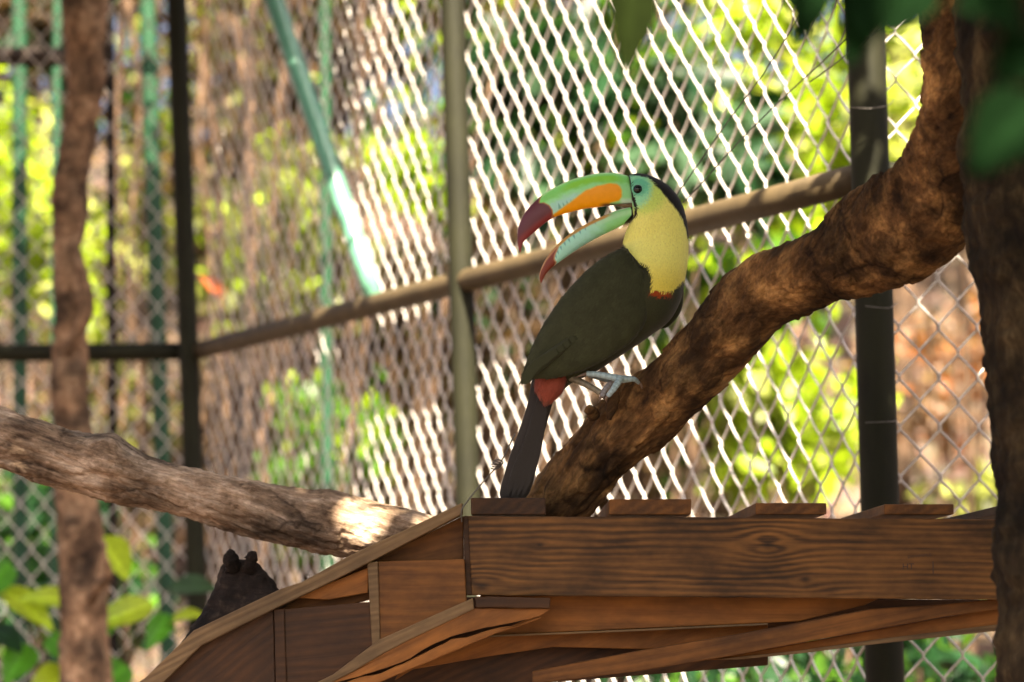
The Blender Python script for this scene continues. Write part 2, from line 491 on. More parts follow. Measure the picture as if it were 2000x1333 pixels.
YG = (0.19, 0.27, 0.010); PG = (0.30, 0.33, 0.08); MG = (0.045, 0.11, 0.009); DG = (0.009, 0.032, 0.010)
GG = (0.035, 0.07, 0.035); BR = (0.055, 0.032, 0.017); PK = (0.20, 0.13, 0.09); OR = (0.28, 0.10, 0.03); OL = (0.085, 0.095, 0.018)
SH = [  # px, py, depth, rx, ry, n, leaf, colour, second colour, dry?, label
 (70, 400, 10.0, 150, 290, 1500, .085, YG, PG, 0, "yellow green sunlit shrub behind the mottled thin trunk, far side of the mesh"),
 (250, 420, 11.5, 120, 300, 1300, .08, PG, YG, 0, "pale glittering shrub between the mottled trunk and the corner post"),
 (250, 880, 11.8, 190, 260, 1600, .08, OL, PK, 0, "olive shrub mixed with pale dead leaves above the low bright leaves"),
 (520, 90, 12.0, 240, 210, 1500, .085, BR, PK, 1, "brown withered thicket behind the top of the leaning green pole"),
 (560, 470, 10.3, 170, 200, 1300, .075, OL, YG, 0, "sparse olive bush above the sloping rail beside the leaning pole"),
 (470, 850, 11.4, 150, 230, 1500, .08, BR, PK, 1, "brown dry bush under the rail beside the corner post"),
 (650, 890, 10.0, 130, 210, 1000, .085, MG, YG, 0, "mid green bush above the fallen grey log"),
 (800, 330, 10.4, 110, 150, 700, .085, YG, MG, 0, "small yellow green bush behind the dense left end of the lit mesh"),
 (810, 700, 12.0, 140, 300, 1500, .085, BR, OL, 1, "dull brown bush left of the olive post below the rail"),
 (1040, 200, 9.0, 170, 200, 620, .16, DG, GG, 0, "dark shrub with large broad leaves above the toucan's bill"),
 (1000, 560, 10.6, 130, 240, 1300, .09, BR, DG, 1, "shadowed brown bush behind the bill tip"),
 (1215, 130, 10.0, 120, 200, 560, .13, MG, YG, 0, "light green broadleaf bush above the toucan's crown"),
 (1370, 230, 8.8, 110, 170, 360, .18, GG, DG, 0, "grey green big-leaved shrub above the toucan's nape"),
 (1520, 220, 10.5, 220, 290, 1500, .12, YG, PG, 0, "brightest yellow green shrub left of the dark right post"),
 (1440, 600, 10.0, 180, 160, 520, .15, MG, YG, 0, "green broadleaf shrub seen over the thick limb"),
 (1570, 850, 9.6, 190, 190, 1000, .11, YG, PG, 0, "yellow green shrub under the limb above the deck boards"),
 (1320, 920, 10.8, 190, 170, 1300, .08, PK, MG, 1, "pale dead bush right of the limb's foot"),
 (1120, 830, 11.2, 200, 260, 1600, .085, BR, PK, 1, "brown leafless-looking bush behind the toucan's feet"),
 (1850, 740, 12.0, 150, 200, 900, .09, PK, OR, 1, "pinkish dry bush with orange leaves behind the square-on mesh"),
 (1860, 160, 10.0, 170, 230, 900, .10, PG, YG, 0, "pale green shrub glimpsed above the fork of the limb"),
 (1560, 1290, 8.6, 470, 90, 1300, .09, DG, MG, 0, "low dark green plants seen beneath the platform"),
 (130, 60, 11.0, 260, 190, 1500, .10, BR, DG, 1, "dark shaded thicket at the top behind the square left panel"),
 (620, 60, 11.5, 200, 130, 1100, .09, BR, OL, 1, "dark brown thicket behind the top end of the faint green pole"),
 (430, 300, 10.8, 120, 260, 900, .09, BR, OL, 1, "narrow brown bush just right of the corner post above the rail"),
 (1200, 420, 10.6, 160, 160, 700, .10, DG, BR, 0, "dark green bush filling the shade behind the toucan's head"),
 (90, 1130, 9.0, 210, 230, 1300, .10, DG, MG, 0, "dark green undergrowth in the lower corner behind the bright leaves"),
 (1880, 1000, 11.0, 170, 130, 800, .09, OL, PG, 0, "olive low bush beside the foreground trunk"),
]
stem_m = M['vine']
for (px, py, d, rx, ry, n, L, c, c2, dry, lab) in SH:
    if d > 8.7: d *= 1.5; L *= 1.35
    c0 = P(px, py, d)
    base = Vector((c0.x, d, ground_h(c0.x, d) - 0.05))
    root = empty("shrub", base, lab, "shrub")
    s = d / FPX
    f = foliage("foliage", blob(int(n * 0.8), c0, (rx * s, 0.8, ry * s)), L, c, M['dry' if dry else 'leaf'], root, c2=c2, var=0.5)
    for k in range(4):
        t = c0 + Vector(((random.random() - .5) * rx * s * 1.2, (random.random() - .5) * .4, (random.random() - .2) * ry * s))
        mid = base.lerp(t, 0.5) + Vector((random.uniform(-.1, .1), random.uniform(-.1, .1), 0))
        tube("stem", [base + Vector((random.uniform(-.06, .06), 0, 0)), mid, t], [0.022, 0.014, 0.005], 6, stem_m, root)

# tall backdrop trees on the bank
TT = [(-0.9, 12.6, 0.10, 7, MG, "broad leafy tree on the bank behind the corner post"),
      (0.35, 13.2, 0.13, 7, DG, "dark leafy tree on the bank behind the toucan"),
      (-2.3, 13.5, 0.12, 7, OL, "olive tree on the bank beyond the mottled trunk"),
      (1.9, 13.6, 0.12, 7, MG, "green tree on the bank beyond the right post"),
      (-0.15, 11.2, 0.07, 6.5, BR, "brown leaved tree on the bank behind the olive post")]
for (x, y, r, h, c, lab) in TT:
    y += 5.5; x *= 1.35; h *= 1.25
    z = ground_h(x, y) - .1
    root = empty("tree", (x, y, z), lab, "tree")
    tube("trunk", [(x, y, z), (x + .08, y, z + h * .3), (x - .05, y + .1, z + h * .6), (x + .05, y, z + h)], [r, r * .8, r * .6, r * .2], 12, M['vine'], root, 6, .03)
    for k in range(5):
        a = random.uniform(0, 6.28); zz = z + h * (.35 + .1 * k)
        tube("limb", [(x, y, zz), (x + math.cos(a) * .7, y + math.sin(a) * .5, zz + .5), (x + math.cos(a) * 1.3, y + math.sin(a) * .9, zz + .8)], [r * .4, r * .25, r * .08], 7, M['vine'], root)
    foliage("crown", blob(2600, (x, y, z + h * .62), (1.9, 1.1, 2.3)), .15, c, M['leaf'], root, c2=YG, var=.6)

# leaf litter on the bank, and a far wood behind
n = 12000
lx = rng.uniform(-6, 6, n); ly = rng.uniform(12.5, 24.5, n)
pos = np.array([(a, b, ground_h(a, b) + 0.015) for a, b in zip(lx, ly)])
tag(foliage("leaf_litter", pos, .11, PK, M['dry'], None, droop=0.3, c2=BR, up=2.5, var=.5), "dry pinkish brown leaf litter covering the bank behind the cage", "leaf litter", kind="stuff")
n = 14000
pos = np.stack([rng.uniform(-8, 8, n), rng.uniform(24, 28, n), 4.0 + 7.5 * rng.random(n) ** 1.0], 1)
tag(foliage("far_wood", pos, .2, MG, M['leaf'], None, c2=PG, var=.6), "sunlit far foliage closing the view above the bank", "wood", kind="stuff")

# hanging vines
protos = []
for k in range(4):
    pts = [(random.uniform(-.03, .03) * (1 + j * .2), random.uniform(-.03, .03), 0.45 * j) for j in range(8)]
    v = tube("hanging_vine", pts, [0.003 + .006 * random.random() + .001 * j for j in range(8)], 6, M['vine'], None, 4, .06)
    protos.append(v)
for i in range(15):
    px = 395 + 330 * random.random() if i < 12 else random.uniform(180, 330)
    d = random.uniform(9.2, 12.0)
    q = P(px, 600, d)
    if i < 4: o = protos[i]
    else:
        o = protos[i % 4].copy(); col.objects.link(o)
    o.location = (q.x, d, max(0.9, ground_h(q.x, d)))
    o.rotation_euler = (random.uniform(-.05, .05), random.uniform(-.22, -.02), random.uniform(0, 6))
    tag(o, "thin dry brown vine hanging behind the mesh near the leaning green pole" if px > 390 else "thin dry brown vine hanging between mottled trunk and corner post",
        "vine", "dry vines behind the mesh" if px > 390 else "vines beyond the mottled trunk")

# ------------------------------------------------------------------ chain link cage
K = P(380, 900, 8.14); R = P(1700, 900, 4.9)
K.z = 0; R.z = 0
Lend = Vector((-1.75, 8.22, 0)); Rend = R + Vector((0.80, 0.12, 0))
cage = empty("chain_link_fence", Vector((K.x, K.y, 0)), "galvanised chain link cage wall on green posts behind the toucan", "fence")
CW, CH, HH = 0.036, 0.044, 3.95
def wire_mesh():
    nh = int(HH / CH); pts = []
    for k in range(nh):
        up = (k % 2 == 0)
        for t in (0.06, 0.22, 0.5, 0.78, 0.94):
            x = (t if up else 1 - t) * (CW + 0.0066) - 0.0033
            s = math.sin(math.pi * t) ** 0.6
            y = 0.0026 * s * (1 if up else -1)
            if t in (0.06, 0.94): y *= 0.5
            pts.append((x, y, (k + 0.06 + 0.88 * t) * CH if False else (k + t) * CH))
    p = np.array(pts); n = len(p); nv = 6; r = 0.0022
    T = np.gradient(p, axis=0); T /= np.linalg.norm(T, axis=1, keepdims=True)
    U = np.cross(T, [0, 1, 0]); U /= np.linalg.norm(U, axis=1, keepdims=True); W = np.cross(T, U)
    th = np.linspace(0, 2 * math.pi, nv, endpoint=False)
    V = (p[:, None] + r * (U[:, None] * np.cos(th)[None, :, None] + W[:, None] * np.sin(th)[None, :, None])).reshape(-1, 3)
    me = mesh_np("wire", V, grid_faces(n, nv))
    me.materials.append(M['wire'])
    me.polygons.foreach_set("use_smooth", [True] * len(me.polygons))
    return me
wm = wire_mesh()
def panel(a, b, x0=0.0, bulge=0.012):
    dv = (b - a); Lp = dv.length; ang = math.atan2(dv.y, dv.x)
    nrm = Vector((-dv.y, dv.x, 0)).normalized()
    for i in range(int(Lp / CW)):
        s = i * CW + x0
        o = bpy.data.objects.new("wire", wm); col.objects.link(o)
        o.parent = cage; o.matrix_parent_inverse = Matrix.Translation(-Vector(cage.location))
        off = bulge * math.sin(s * 2.1) + 0.004 * math.sin(s * 9)
        p = a + dv.normalized() * s + nrm * (0.038 + off)
        o.location = (p.x, p.y, 0.04 + (CH if i % 2 else 0) + 0.004 * math.sin(s * 5))
        o.rotation_euler = (random.uniform(-.0012, .0012), random.uniform(-.0006, .0006), ang)
panel(K, R); panel(Lend, K, 0.0); panel(R, Rend, 0.03)

def rod(name, a, b, r, mat, nv=20, parent=cage):
    return tube(name, [a, a.lerp(b, .33), a.lerp(b, .66), b], r, nv, mat, parent, 3)
def post(pt, pb, r, mat, d, name="post"):
    """through two photo pixels, from the ground to above the frame"""
    a = P(*pb, d); b = P(*pt, d)
    dirv = (b - a) / (b.z - a.z)
    lo = a - dirv * (a.z + 0.2); hi = a + dirv * (4.0 - a.z)
    o = rod(name, lo, hi, r, mat)
    if name == "post":
        tube("post_cap", [hi, hi + dirv * .012, hi + dirv * .02], [r * 1.15, r * 1.1, r * .6], 20, mat, o)
        o2 = col.objects.get("post_cap")
    return o
def sun_post(*a): return post(*a)
post((345, 0), (383, 1100), 0.029, M['post'], 8.10)
post((884, 0), (914, 950), 0.0285, M['post'], 6.44)
post((1690, 0), (1716, 900), 0.033, M['post'], 4.86)
# rails
hz = P(1700, 345, 4.9).z
rod("rail", Vector((K.x, K.y, hz)) , Vector((R.x, R.y, hz)) + (R - K).normalized() * -0.02, 0.027, M['rail'])
rod("rail", Vector((Lend.x, Lend.y, hz)), Vector((K.x - 0.02, K.y, hz)), 0.026, M['post'])
rod("rail", Vector((R.x, R.y, hz)), Vector((Rend.x, Rend.y, hz)), 0.027, M['post'])
rod("rail", Vector((K.x, K.y, 0.45)), Vector((R.x, R.y, 0.45)), 0.026, M['post'])
# leaning brace on the camera side of the mesh, free green poles beyond
def pole(name, pts, r, mat, lab, cat="pole"):
    o = tube(name, pts, r, 18, mat, None, 4); return tag(o, lab, cat)
a = P(735, 590, 7.0); b = P(535, 0, 7.35)
hi = b + (b - a) * 0.5
pole("leaning_pole", [a + (a - b) * .012, a.lerp(b, .5), b, hi], 0.025, M['brace'], "pale green painted pole leaning from the rail up out of view")
def vertical_pole(px0, px1, d, r, mat, name, lab, cat="pole"):
    a = P(px1, 1200, d); b = P(px0, 0, d); dv = (b - a) / (b.z - a.z)
    return pole(name, [a - dv * (a.z - ground_h(a.x, d) + .1), a.lerp(b, .4), b, b + dv * .7], r, mat, lab, cat)
vertical_pole(288, 326, 8.9, 0.026, M['green'], "green_pole", "bright green upright pole just left of the corner post")
vertical_pole(38, 40, 9.1, 0.024, M['green'], "green_pole", "green upright pole at the far edge beyond the mottled trunk")
vertical_pole(112, 104, 9.6, 0.015, M['green'], "green_pole", "thinnest green pole showing beside the top of the mottled trunk")
vertical_pole(634, 640, 9.3, 0.02, M['green'], "green_pole", "faint green pole behind the leaning pale pole")
vertical_pole(214, 222, 8.6, 0.014, M['deadwood'], "thin_sapling", "thin dark upright sapling right of the mottled trunk", "sapling")
pole("crossbar", [Vector((-2.2, 8.8, P(100, 108, 8.8).z)), Vector((-1.75, 8.8, P(200, 110, 8.8).z)), P(150, 112, 8.8)], 0.03, M['deadwood'], "dark horizontal bar high beyond the mottled trunk", "bar")

# ------------------------------------------------------------------ mottled trunk on the left
def bumpy(amp, sc1, amp2=0.0, sc2=60.0, ridge=False):
    def f(v, px, py):
        a = noise.fractal(v * sc1, 1.0, 2.0, 4)
        if ridge: a = -abs(a) * 1.6 + .4
        return amp * a + (amp2 * noise.fractal(v * sc2, 1.0, 2.0, 2) if amp2 else 0)
    return f
tr = empty("slim_tree", P(150, 1240, 7.4) * 1.0, "slim mottled brown tree with a bent trunk crossing in front of the left rail", "tree")
tr.location.z = 0
S = [(120, -120, 205, -120), (122, 0, 208, 0), (130, 120, 205, 120), (132, 230, 190, 230), (112, 330, 175, 330), (100, 420, 168, 420),
     (104, 500, 165, 500), (106, 600, 168, 600), (100, 700, 172, 700), (100, 800, 176, 800), (108, 950, 188, 950), (116, 1080, 205, 1080), (118, 1200, 210, 1200), (112, 1400, 222, 1400), (100, 2400, 235, 2400)]
loft("trunk", S, 0.95, 7.4, 260, 32, M['bark_pale'], tr, disp=bumpy(.011, 9, .004, 50))
tube("trunk_fork", [P(128, 690, 7.34), P(168, 610, 7.32), P(162, 540, 7.33), P(140, 470, 7.36)], [.012, .02, .014, .006], 12, M['bark_pale'], tr, 8, .03)
tube("broken_twig", [P(168, 1190, 7.38), P(190, 1150, 7.3), P(212, 1125, 7.25), P(205, 1085, 7.2)], [.014, .014, .011, .005], 10, M['bark_pale'], tr, 5, .04)
tube("limb", [P(160, -60, 7.4), P(120, -300, 7.2), P(60, -620, 6.9)], [.05, .035, .01], 12, M['bark_pale'], tr, 5, .04)
tube("limb", [P(160, -60, 7.4), P(260, -300, 7.2), P(420, -560, 6.7)], [.05, .035, .01], 12, M['bark_pale'], tr, 5, .04)
# unseen leaves added to shade the left panel, with gaps for the pole
def left_shade_leaves(n):
    p = blob(n, (-1.45, 6.4, 4.12), (1.75, 1.7, 0.42))
    fd = np.array(((R - K).normalized())[:]); fn = np.array([-fd[1], fd[0], 0])
    t = ((p - np.array(K[:])) @ fn) / (np.array(SUN[:]) @ fn)
    h = p - np.array(SUN[:]) * t[:, None]
    fx = 1000 + FPX * h[:, 0] / h[:, 1]
    ok = ((fx < 670) & (h[:, 1] > 0)) | (p[:, 0] < -1.0)
    t = (p[:, 1] - 7.08) / SUN.y
    hx = p[:, 0] - SUN.x * t; hz = p[:, 2] - SUN.z * t
    for k, (x, z) in enumerate(zip(hx, hz)):
        if min((Vector((x, z)) - Vector((q.x, q.z))).length for q in GAPS) < .085: ok[k] = False
    return p[ok]
GAPS = [P(625, 295, 7.08), P(675, 430, 7.08), P(690, 480, 7.08), P(710, 530, 7.08), P(725, 575, 7.08)]
foliage("crown", left_shade_leaves(17000), .12, MG, M['leaf'], tr, c2=YG)

# ------------------------------------------------------------------ shade tree: foreground trunk, thick limb, added shade leaves
st = empty("shade_tree", P(1980, 1200, 3.35), "dark tree at the frame's edge whose thick brown limb the toucan perches on", "tree")
st.location.z = 0
S = [(1862, -500, 2110, -500), (1866, -100, 2130, -100), (1872, 0, 2140, 0), (1880, 200, 2140, 200), (1884, 400, 2130, 400), (1892, 500, 2125, 500), (1906, 570, 2130, 570),
     (1922, 700, 2135, 700), (1930, 800, 2140, 800), (1938, 950, 2150, 950), (1944, 1100, 2160, 1100), (1952, 1333, 2180, 1333), (1960, 2000, 2220, 2000), (1930, 4450, 2300, 4450)]
loft("trunk", S, 0.95, 3.4, 420, 64, M['bark_dark'], st, disp=bumpy(.010, 14, .004, 60))
S = [(1012, 990, 1100, 1060, 4.10), (1030, 962, 1122, 1030, 4.10), (1057, 926, 1156, 995, 4.09), (1100, 879, 1198, 950, 4.08), (1140, 832, 1241, 908, 4.06), (1176, 786, 1290, 870, 4.05), (1215, 748, 1336, 832, 4.03),
     (1268, 716, 1388, 784, 4.0), (1313, 672, 1432, 738, 3.98), (1352, 620, 1480, 690, 3.95), (1396, 562, 1526, 640, 3.92), (1450, 520, 1576, 612, 3.89), (1520, 482, 1624, 590, 3.85),
     (1590, 448, 1684, 580, 3.81), (1650, 392, 1770, 556, 3.76), (1706, 348, 1862, 500, 3.70), (1752, 316, 1930, 410, 3.64), (1786, 250, 1960, 290, 3.58), (1800, 170, 1965, 190, 3.54), (1800, 80, 1960, 90, 3.52), (1790, 0, 1950, 0, 3.50), (1775, -120, 1930, -120, 3.48), (1740, -300, 1850, -300, 3.45)]
def limb_disp(v, px, py):
    t = (px - 1050) / 800.0
    a = .0030 * noise.fractal(Vector((v.x * 16, v.y * 16, v.z * 16)), 1.0, 2.0, 4)
    # lengthwise flakes and splits along the limb's direction
    u = (v.x * .64 + v.z * .77); w = (v.x * .77 - v.z * .64)
    r = noise.noise(Vector((u * 7, w * 60, v.y * 60)))
    a += -.0035 * max(0, 0.25 - abs(r)) / .25
    a += .0016 * noise.fractal(v * 90, 1.0, 2.0, 3)
    fl = noise.noise(Vector((u * 12 + 7, w * 30, v.y * 30)))
    a += .0035 * (1 if fl > .18 else 0)
    return a
limb, limb_bvh = loft("limb", S, 0.92, 4.05, 560, 110, M['bark_brown'], st, disp=limb_disp)
# stub of a broken twig below the foot, knot scars
tube("twig_stub", [P(1160, 812, 4.01), P(1152, 800, 3.995), P(1146, 806, 3.99)], [.010, .007, .0045], 10, M['bark_brown'], st, 4, .08)
tube("bark_flake", [P(1205, 765, 3.99), P(1196, 790, 3.985), P(1190, 820, 3.98)], [.006, .009, .003], 10, M['bark_brown'], st, 5, .1)
# unseen leaves added high over the cage to shade platform and bird
def shade_leaf_pts(n):
    out = []
    while len(out) < n:
        k = rng.random((n, 3))
        p = np.stack([-1.15 + 3.1 * k[:, 0], 1.75 + 2.05 * k[:, 1], 3.0 + 1.1 * k[:, 2]], 1)
        for q in p:
            # follow the light to the bird's plane: leave gaps where the log is sun-dappled
            t = (q[1] - 4.1) / SUN.y
            hx = q[0] - SUN.x * t; hz = q[2] - SUN.z * t
            if -0.30 < hx < -0.09 and 1.735 < hz < 2.0 and noise.noise(Vector((hx * 9, hz * 9, 3))) > -0.45: continue
            if hx < -0.40 and 1.77 < hz < 2.05 and noise.noise(Vector((hx * 7, hz * 7, 3))) > -.12: continue
            out.append(q)
            if len(out) >= n: break
    return np.array(out)
foliage("crown", shade_leaf_pts(13000), .125, MG, M['leaf'], st, c2=DG, aspect=.55)
k = rng.random((700, 3))
foliage("sky_shade_leaves", np.stack([-2.2 + 4.8 * k[:, 0], -1.8 + 3.4 * k[:, 1], 3.3 + 1.2 * k[:, 2]], 1), .22, MG, M['leaf'], st, c2=DG, aspect=.55)  # leaves added out of view to cut skylight from the camera side
k = rng.random((5200, 3))
q = np.stack([0.3 + 2.2 * k[:, 0], 0.2 + 4.2 * k[:, 1], 1.0 + 3.0 * k[:, 2]], 1)
q = q[(q[:, 0] > .18 * q[:, 1] + .24) & (q[:, 0] < 2.3) & ~((q[:, 1] > 3.0) & (q[:, 0] < 1.05))][:2600]
foliage("side_shade_leaves", q, .15, MG, M['leaf'], st, c2=DG, aspect=.55)  # leaves added beside the frame to darken trunk and limb
for (p0, p1, r0) in (((0.62, 3.4, 3.2), (0.1, 2.9, 3.9), .03), ((0.62, 3.4, 3.2), (1.2, 2.4, 3.9), .03), ((0.55, 3.45, 2.9), (-0.5, 3.2, 3.7), .022)):
    tube("branch", [p0, tuple((a + b) / 2 + random.uniform(-.08, .08) for a, b in zip(p0, p1)), p1], [r0, r0 * .7, r0 * .2], 10, M['bark_dark'], st, 5, .03)
# blurred near leaves hanging into the frame
def big_leaf(name, base, tip, nrm, w, c, parent, mat=None, lab=None):
    base = np.array(base); v = np.array(tip) - base; L = np.linalg.norm(v); v = v / L
    nrm = np.array(nrm, float); side = np.cross(v, nrm); side /= np.linalg.norm(side); nn = np.cross(side, v)
    nu_, nv_ = 13, 9
    Vs = []; Cs = []
    for i in range(nu_):
        t = i / (nu_ - 1)
        hw = w * 0.5 * (math.sin(math.pi * t ** 0.8) ** 0.85) * (1 - .15 * t) + 1e-4
        for j in range(nv_):
            s = (j / (nv_ - 1)) * 2 - 1
            vein = math.cos(t * 40 - abs(s) * 8)
            p = base + v * L * t + side * hw * s + nn * (abs(s) * hw * .35 - L * .18 * t * t + .0012 * vein * (abs(s) > .1))
            Vs.append(p)
            cc = np.array(c) * (1.0 + .12 * vein)
            if j == nv_ // 2: cc = np.array(c) * 1.5
            Cs.append(np.clip(cc, 0, 1))
    F = [(i * nv_ + j, i * nv_ + j + 1, (i + 1) * nv_ + j + 1, (i + 1) * nv_ + j) for i in range(nu_ - 1) for j in range(nv_ - 1)]
    me = mesh_np(name, Vs, F); set_col(me, Cs)
    return link(name, me, mat or M['leaf'], parent)
for (bx, by, tx, ty, d, w) in ((2020, 190, 1905, 330, 2.0, .055), (1995, 40, 1880, -10, 1.9, .05), (1600, -60, 1560, 85, 2.4, .035), (1700, -70, 1668, 120, 2.3, .045), (1790, -50, 1740, 60, 2.2, .05),
                               (1230, -70, 1235, 130, 2.6, .05), (1520, -60, 1600, 60, 2.5, .04), (1640, -60, 1700, 70, 2.3, .04), (2040, 90, 1950, 150, 1.9, .045)):
    d *= .8; w *= .85
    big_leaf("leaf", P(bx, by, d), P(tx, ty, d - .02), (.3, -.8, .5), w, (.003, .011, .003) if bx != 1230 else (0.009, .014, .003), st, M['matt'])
for (x0, x1, d, ye) in ((2030, 2060, 1.95, 190), (1600, 1640, 2.4, -60), (1700, 1760, 2.3, -70), (1230, 1300, 2.6, -70)):
    tube("twig", [P(x0, ye, d), P((x0 + x1) / 2, ye - 250, d + .15), Vector((P(x1, -500, d + .3).x, d + .45, 3.1))], [.002, .004, .007], 6, M['bark_dark'], st)

# ------------------------------------------------------------------ fallen grey log perch
S = [(-420, 640, -470, 760), (-200, 712, -235, 836), (-60, 770, -85, 885), (0, 792, -20, 908), (62, 815, 38, 930), (130, 839, 100, 950), (190, 848, 165, 968), (222, 852, 205, 980), (262, 876, 240, 990), (305, 896, 285, 998), (400, 918, 372, 1015),
     (500, 940, 470, 1046), (600, 956, 565, 1070), (655, 960, 625, 1084), (710, 975, 690, 1090), (780, 990, 755, 1086), (850, 1012, 820, 1098), (930, 1040, 900, 1125)]
def log_disp(v, px, py):
    a = .0042 * noise.fractal(Vector((v.x * 10, v.y * 22, v.z * 22)), 1.0, 2.0, 4)
    u = v.x * .95 - v.z * .3; w = v.x * .3 + v.z * .95
    r = noise.noise(Vector((u * 9, w * 55, v.y * 55)))
    a += -.0045 * max(0, .2 - abs(r)) / .2 * (1 if noise.noise(Vector((u * 3, 5, w * 9))) > -.1 else .3)
    a += .0018 * noise.fractal(v * 110, 1.0, 2.0, 3)
    k = math.exp(-((px - 222) ** 2 / 900.0 + (py - 862) ** 2 / 260.0)); a += .005 * k
    k = math.exp(-((px - 190) ** 2 / 1500.0 + (py - 935) ** 2 / 100.0)); a += -.008 * k
    return a
lg, _ = loft("log", S, 0.95, 4.22, 640, 110, M['bark_grey'], None, disp=log_disp)
tag(lg, "weathered grey log with bark splits sloping down behind the wooden platform's side", "log")
lg.name = "weathered_log"

# dead forked stump at lower left
ds = empty("dead_stub", P(440, 1300, 3.9), "dark dead wood stub with two blunt knobs poking up beside the platform ramp", "dead wood")
S = [(225, 1400, 470, 1560), (285, 1330, 560, 1420), (345, 1262, 590, 1300), (372, 1232, 590, 1240), (395, 1195, 580, 1180), (408, 1165, 556, 1156), (420, 1135, 538, 1136), (430, 1112, 520, 1116), (438, 1100, 508, 1102), (446, 1094, 498, 1097), (460, 1092, 484, 1094)]
loft("stub", S, .45, 4.14, 140, 60, M['deadwood'], ds, disp=bumpy(.006, 26, .0025, 80))
tube("knob", [P(456, 1112, 4.13), P(451, 1092, 4.12), P(453, 1080, 4.12), P(456, 1075, 4.12)], [.011, .0115, .0075, .003], 14, M['deadwood'], ds, 6, .12)
tube("knob", [P(486, 1114, 4.13), P(490, 1096, 4.12), P(490, 1084, 4.12), P(487, 1078, 4.12)], [.010, .0085, .0080, .003], 14, M['deadwood'], ds, 6, .12)

# ------------------------------------------------------------------ wooden platform
plat = empty("wooden_platform", P(1430, 1163, 4.1), "rough pine platform of stacked boards that the limb's foot rests on", "platform")
plat.location.z = 0
LT = (0.25, 0.096, 0.017); DK = (0.07, 0.024, 0.0045)
W_beam = wood_mat("old_pine_beam", (0.23, 0.098, 0.021), (0.024, 0.0088, 0.0018), 640, knots=((0.418, -0.037, .016, 26), (0.02, -0.097, .016, 24), (0.10, -0.040, .008, 10), (.47, -.085, .012, 12)), wobble=3.4, stain=.7)
W_a = wood_mat("warm_pine", LT, DK, 420, wobble=3.5, stain=.6, seed=3, g_amt=.38)
W_b = wood_mat("orange_pine", (0.36, 0.135, 0.024), (0.14, 0.047, 0.008), 260, wobble=3.0, stain=.5, seed=8, g_amt=.34)
W_c = wood_mat("grey_pine_edge", (0.24, 0.15, 0.07), (0.10, 0.052, 0.02), 700, wobble=4.0, stain=.5, seed=5, g_amt=.4)
W_d = wood_mat("dark_pine", (0.088, 0.034, 0.0085), (0.018, 0.0065, 0.0018), 500, wobble=4.0, stain=.6, seed=11, g_amt=.4)  # dark pine tone, also used on sheets standing in for shade

def slab(name, poly, d, thick, mat, parent=plat, bev=0.0015, rough_edge=0.0, back=None, seg=1):
    """outline in photo pixels on the plane world-y = d (or one depth per corner), real thickness away from the camera.
       grain runs along the first edge."""
    ds_ = d if isinstance(d, (list, tuple)) else [d] * len(poly)
    fr = [P(x, y, dd) for (x, y), dd in zip(poly, ds_)]
    if seg > 1:
        out = []
        for i in range(len(fr)):
            a, b = fr[i], fr[(i + 1) % len(fr)]
            m_ = max(1, int((b - a).length / seg * 1000)) if (b - a).length > seg / 1000.0 else 1
            for k in range(m_):
                q = a.lerp(b, k / m_)
                if k: q = q + Vector((0, 0, rough_edge * noise.noise(q * 90)))
                out.append(q)
        fr = out
    e = (P(*poly[1], ds_[1]) - P(*poly[0], ds_[0])).normalized()
    yax = Vector((0, 1, 0)); yax = (yax - e * yax.dot(e)).normalized()
    zax = e.cross(yax)
    if zax.z < 0: pass
    R3 = Matrix((e, yax, zax)).transposed().to_4x4()
    org = fr[0]
    Mx = Matrix.Translation(org) @ R3
    inv = Mx.inverted()
    bk = [q + Vector((0, thick, 0)) for q in fr]
    n = len(fr)
    V = [inv @ q for q in fr] + [inv @ q for q in bk]
    F = [tuple(range(n)), tuple(range(2 * n - 1, n - 1, -1))] + [(i, i + n, (i + 1) % n + n, (i + 1) % n) for i in range(n)]
    me = bpy.data.meshes.new(name); me.from_pydata([tuple(v) for v in V], [], F); me.update()
    import bmesh as _b
    bm = _b.new(); bm.from_mesh(me); _b.ops.recalc_face_normals(bm, faces=bm.faces); bm.to_mesh(me); bm.free()
    me.materials.append(mat)
    o = bpy.data.objects.new(name, me); col.objects.link(o)
    if parent is not None:
        o.parent = parent; o.matrix_parent_inverse = Matrix.Translation(-Vector(parent.location))
    o.matrix_basis = Mx
    if bev:
        b = o.modifiers.new("bevel", 'BEVEL'); b.width = bev; b.segments = 2; b.limit_method = 'ANGLE'; b.angle_limit = math.radians(50)
    return o

# front beam (three-sided lumber)
slab("front_beam", [(914, 1008), (2010, 1015), (2010, 1172), (922, 1163)], 3.97, .042, W_beam, seg=12, rough_edge=.0012)
slab("beam_end", [(905, 1008), (915, 1008), (923, 1163), (909, 1163)], 3.975, .04, W_d)
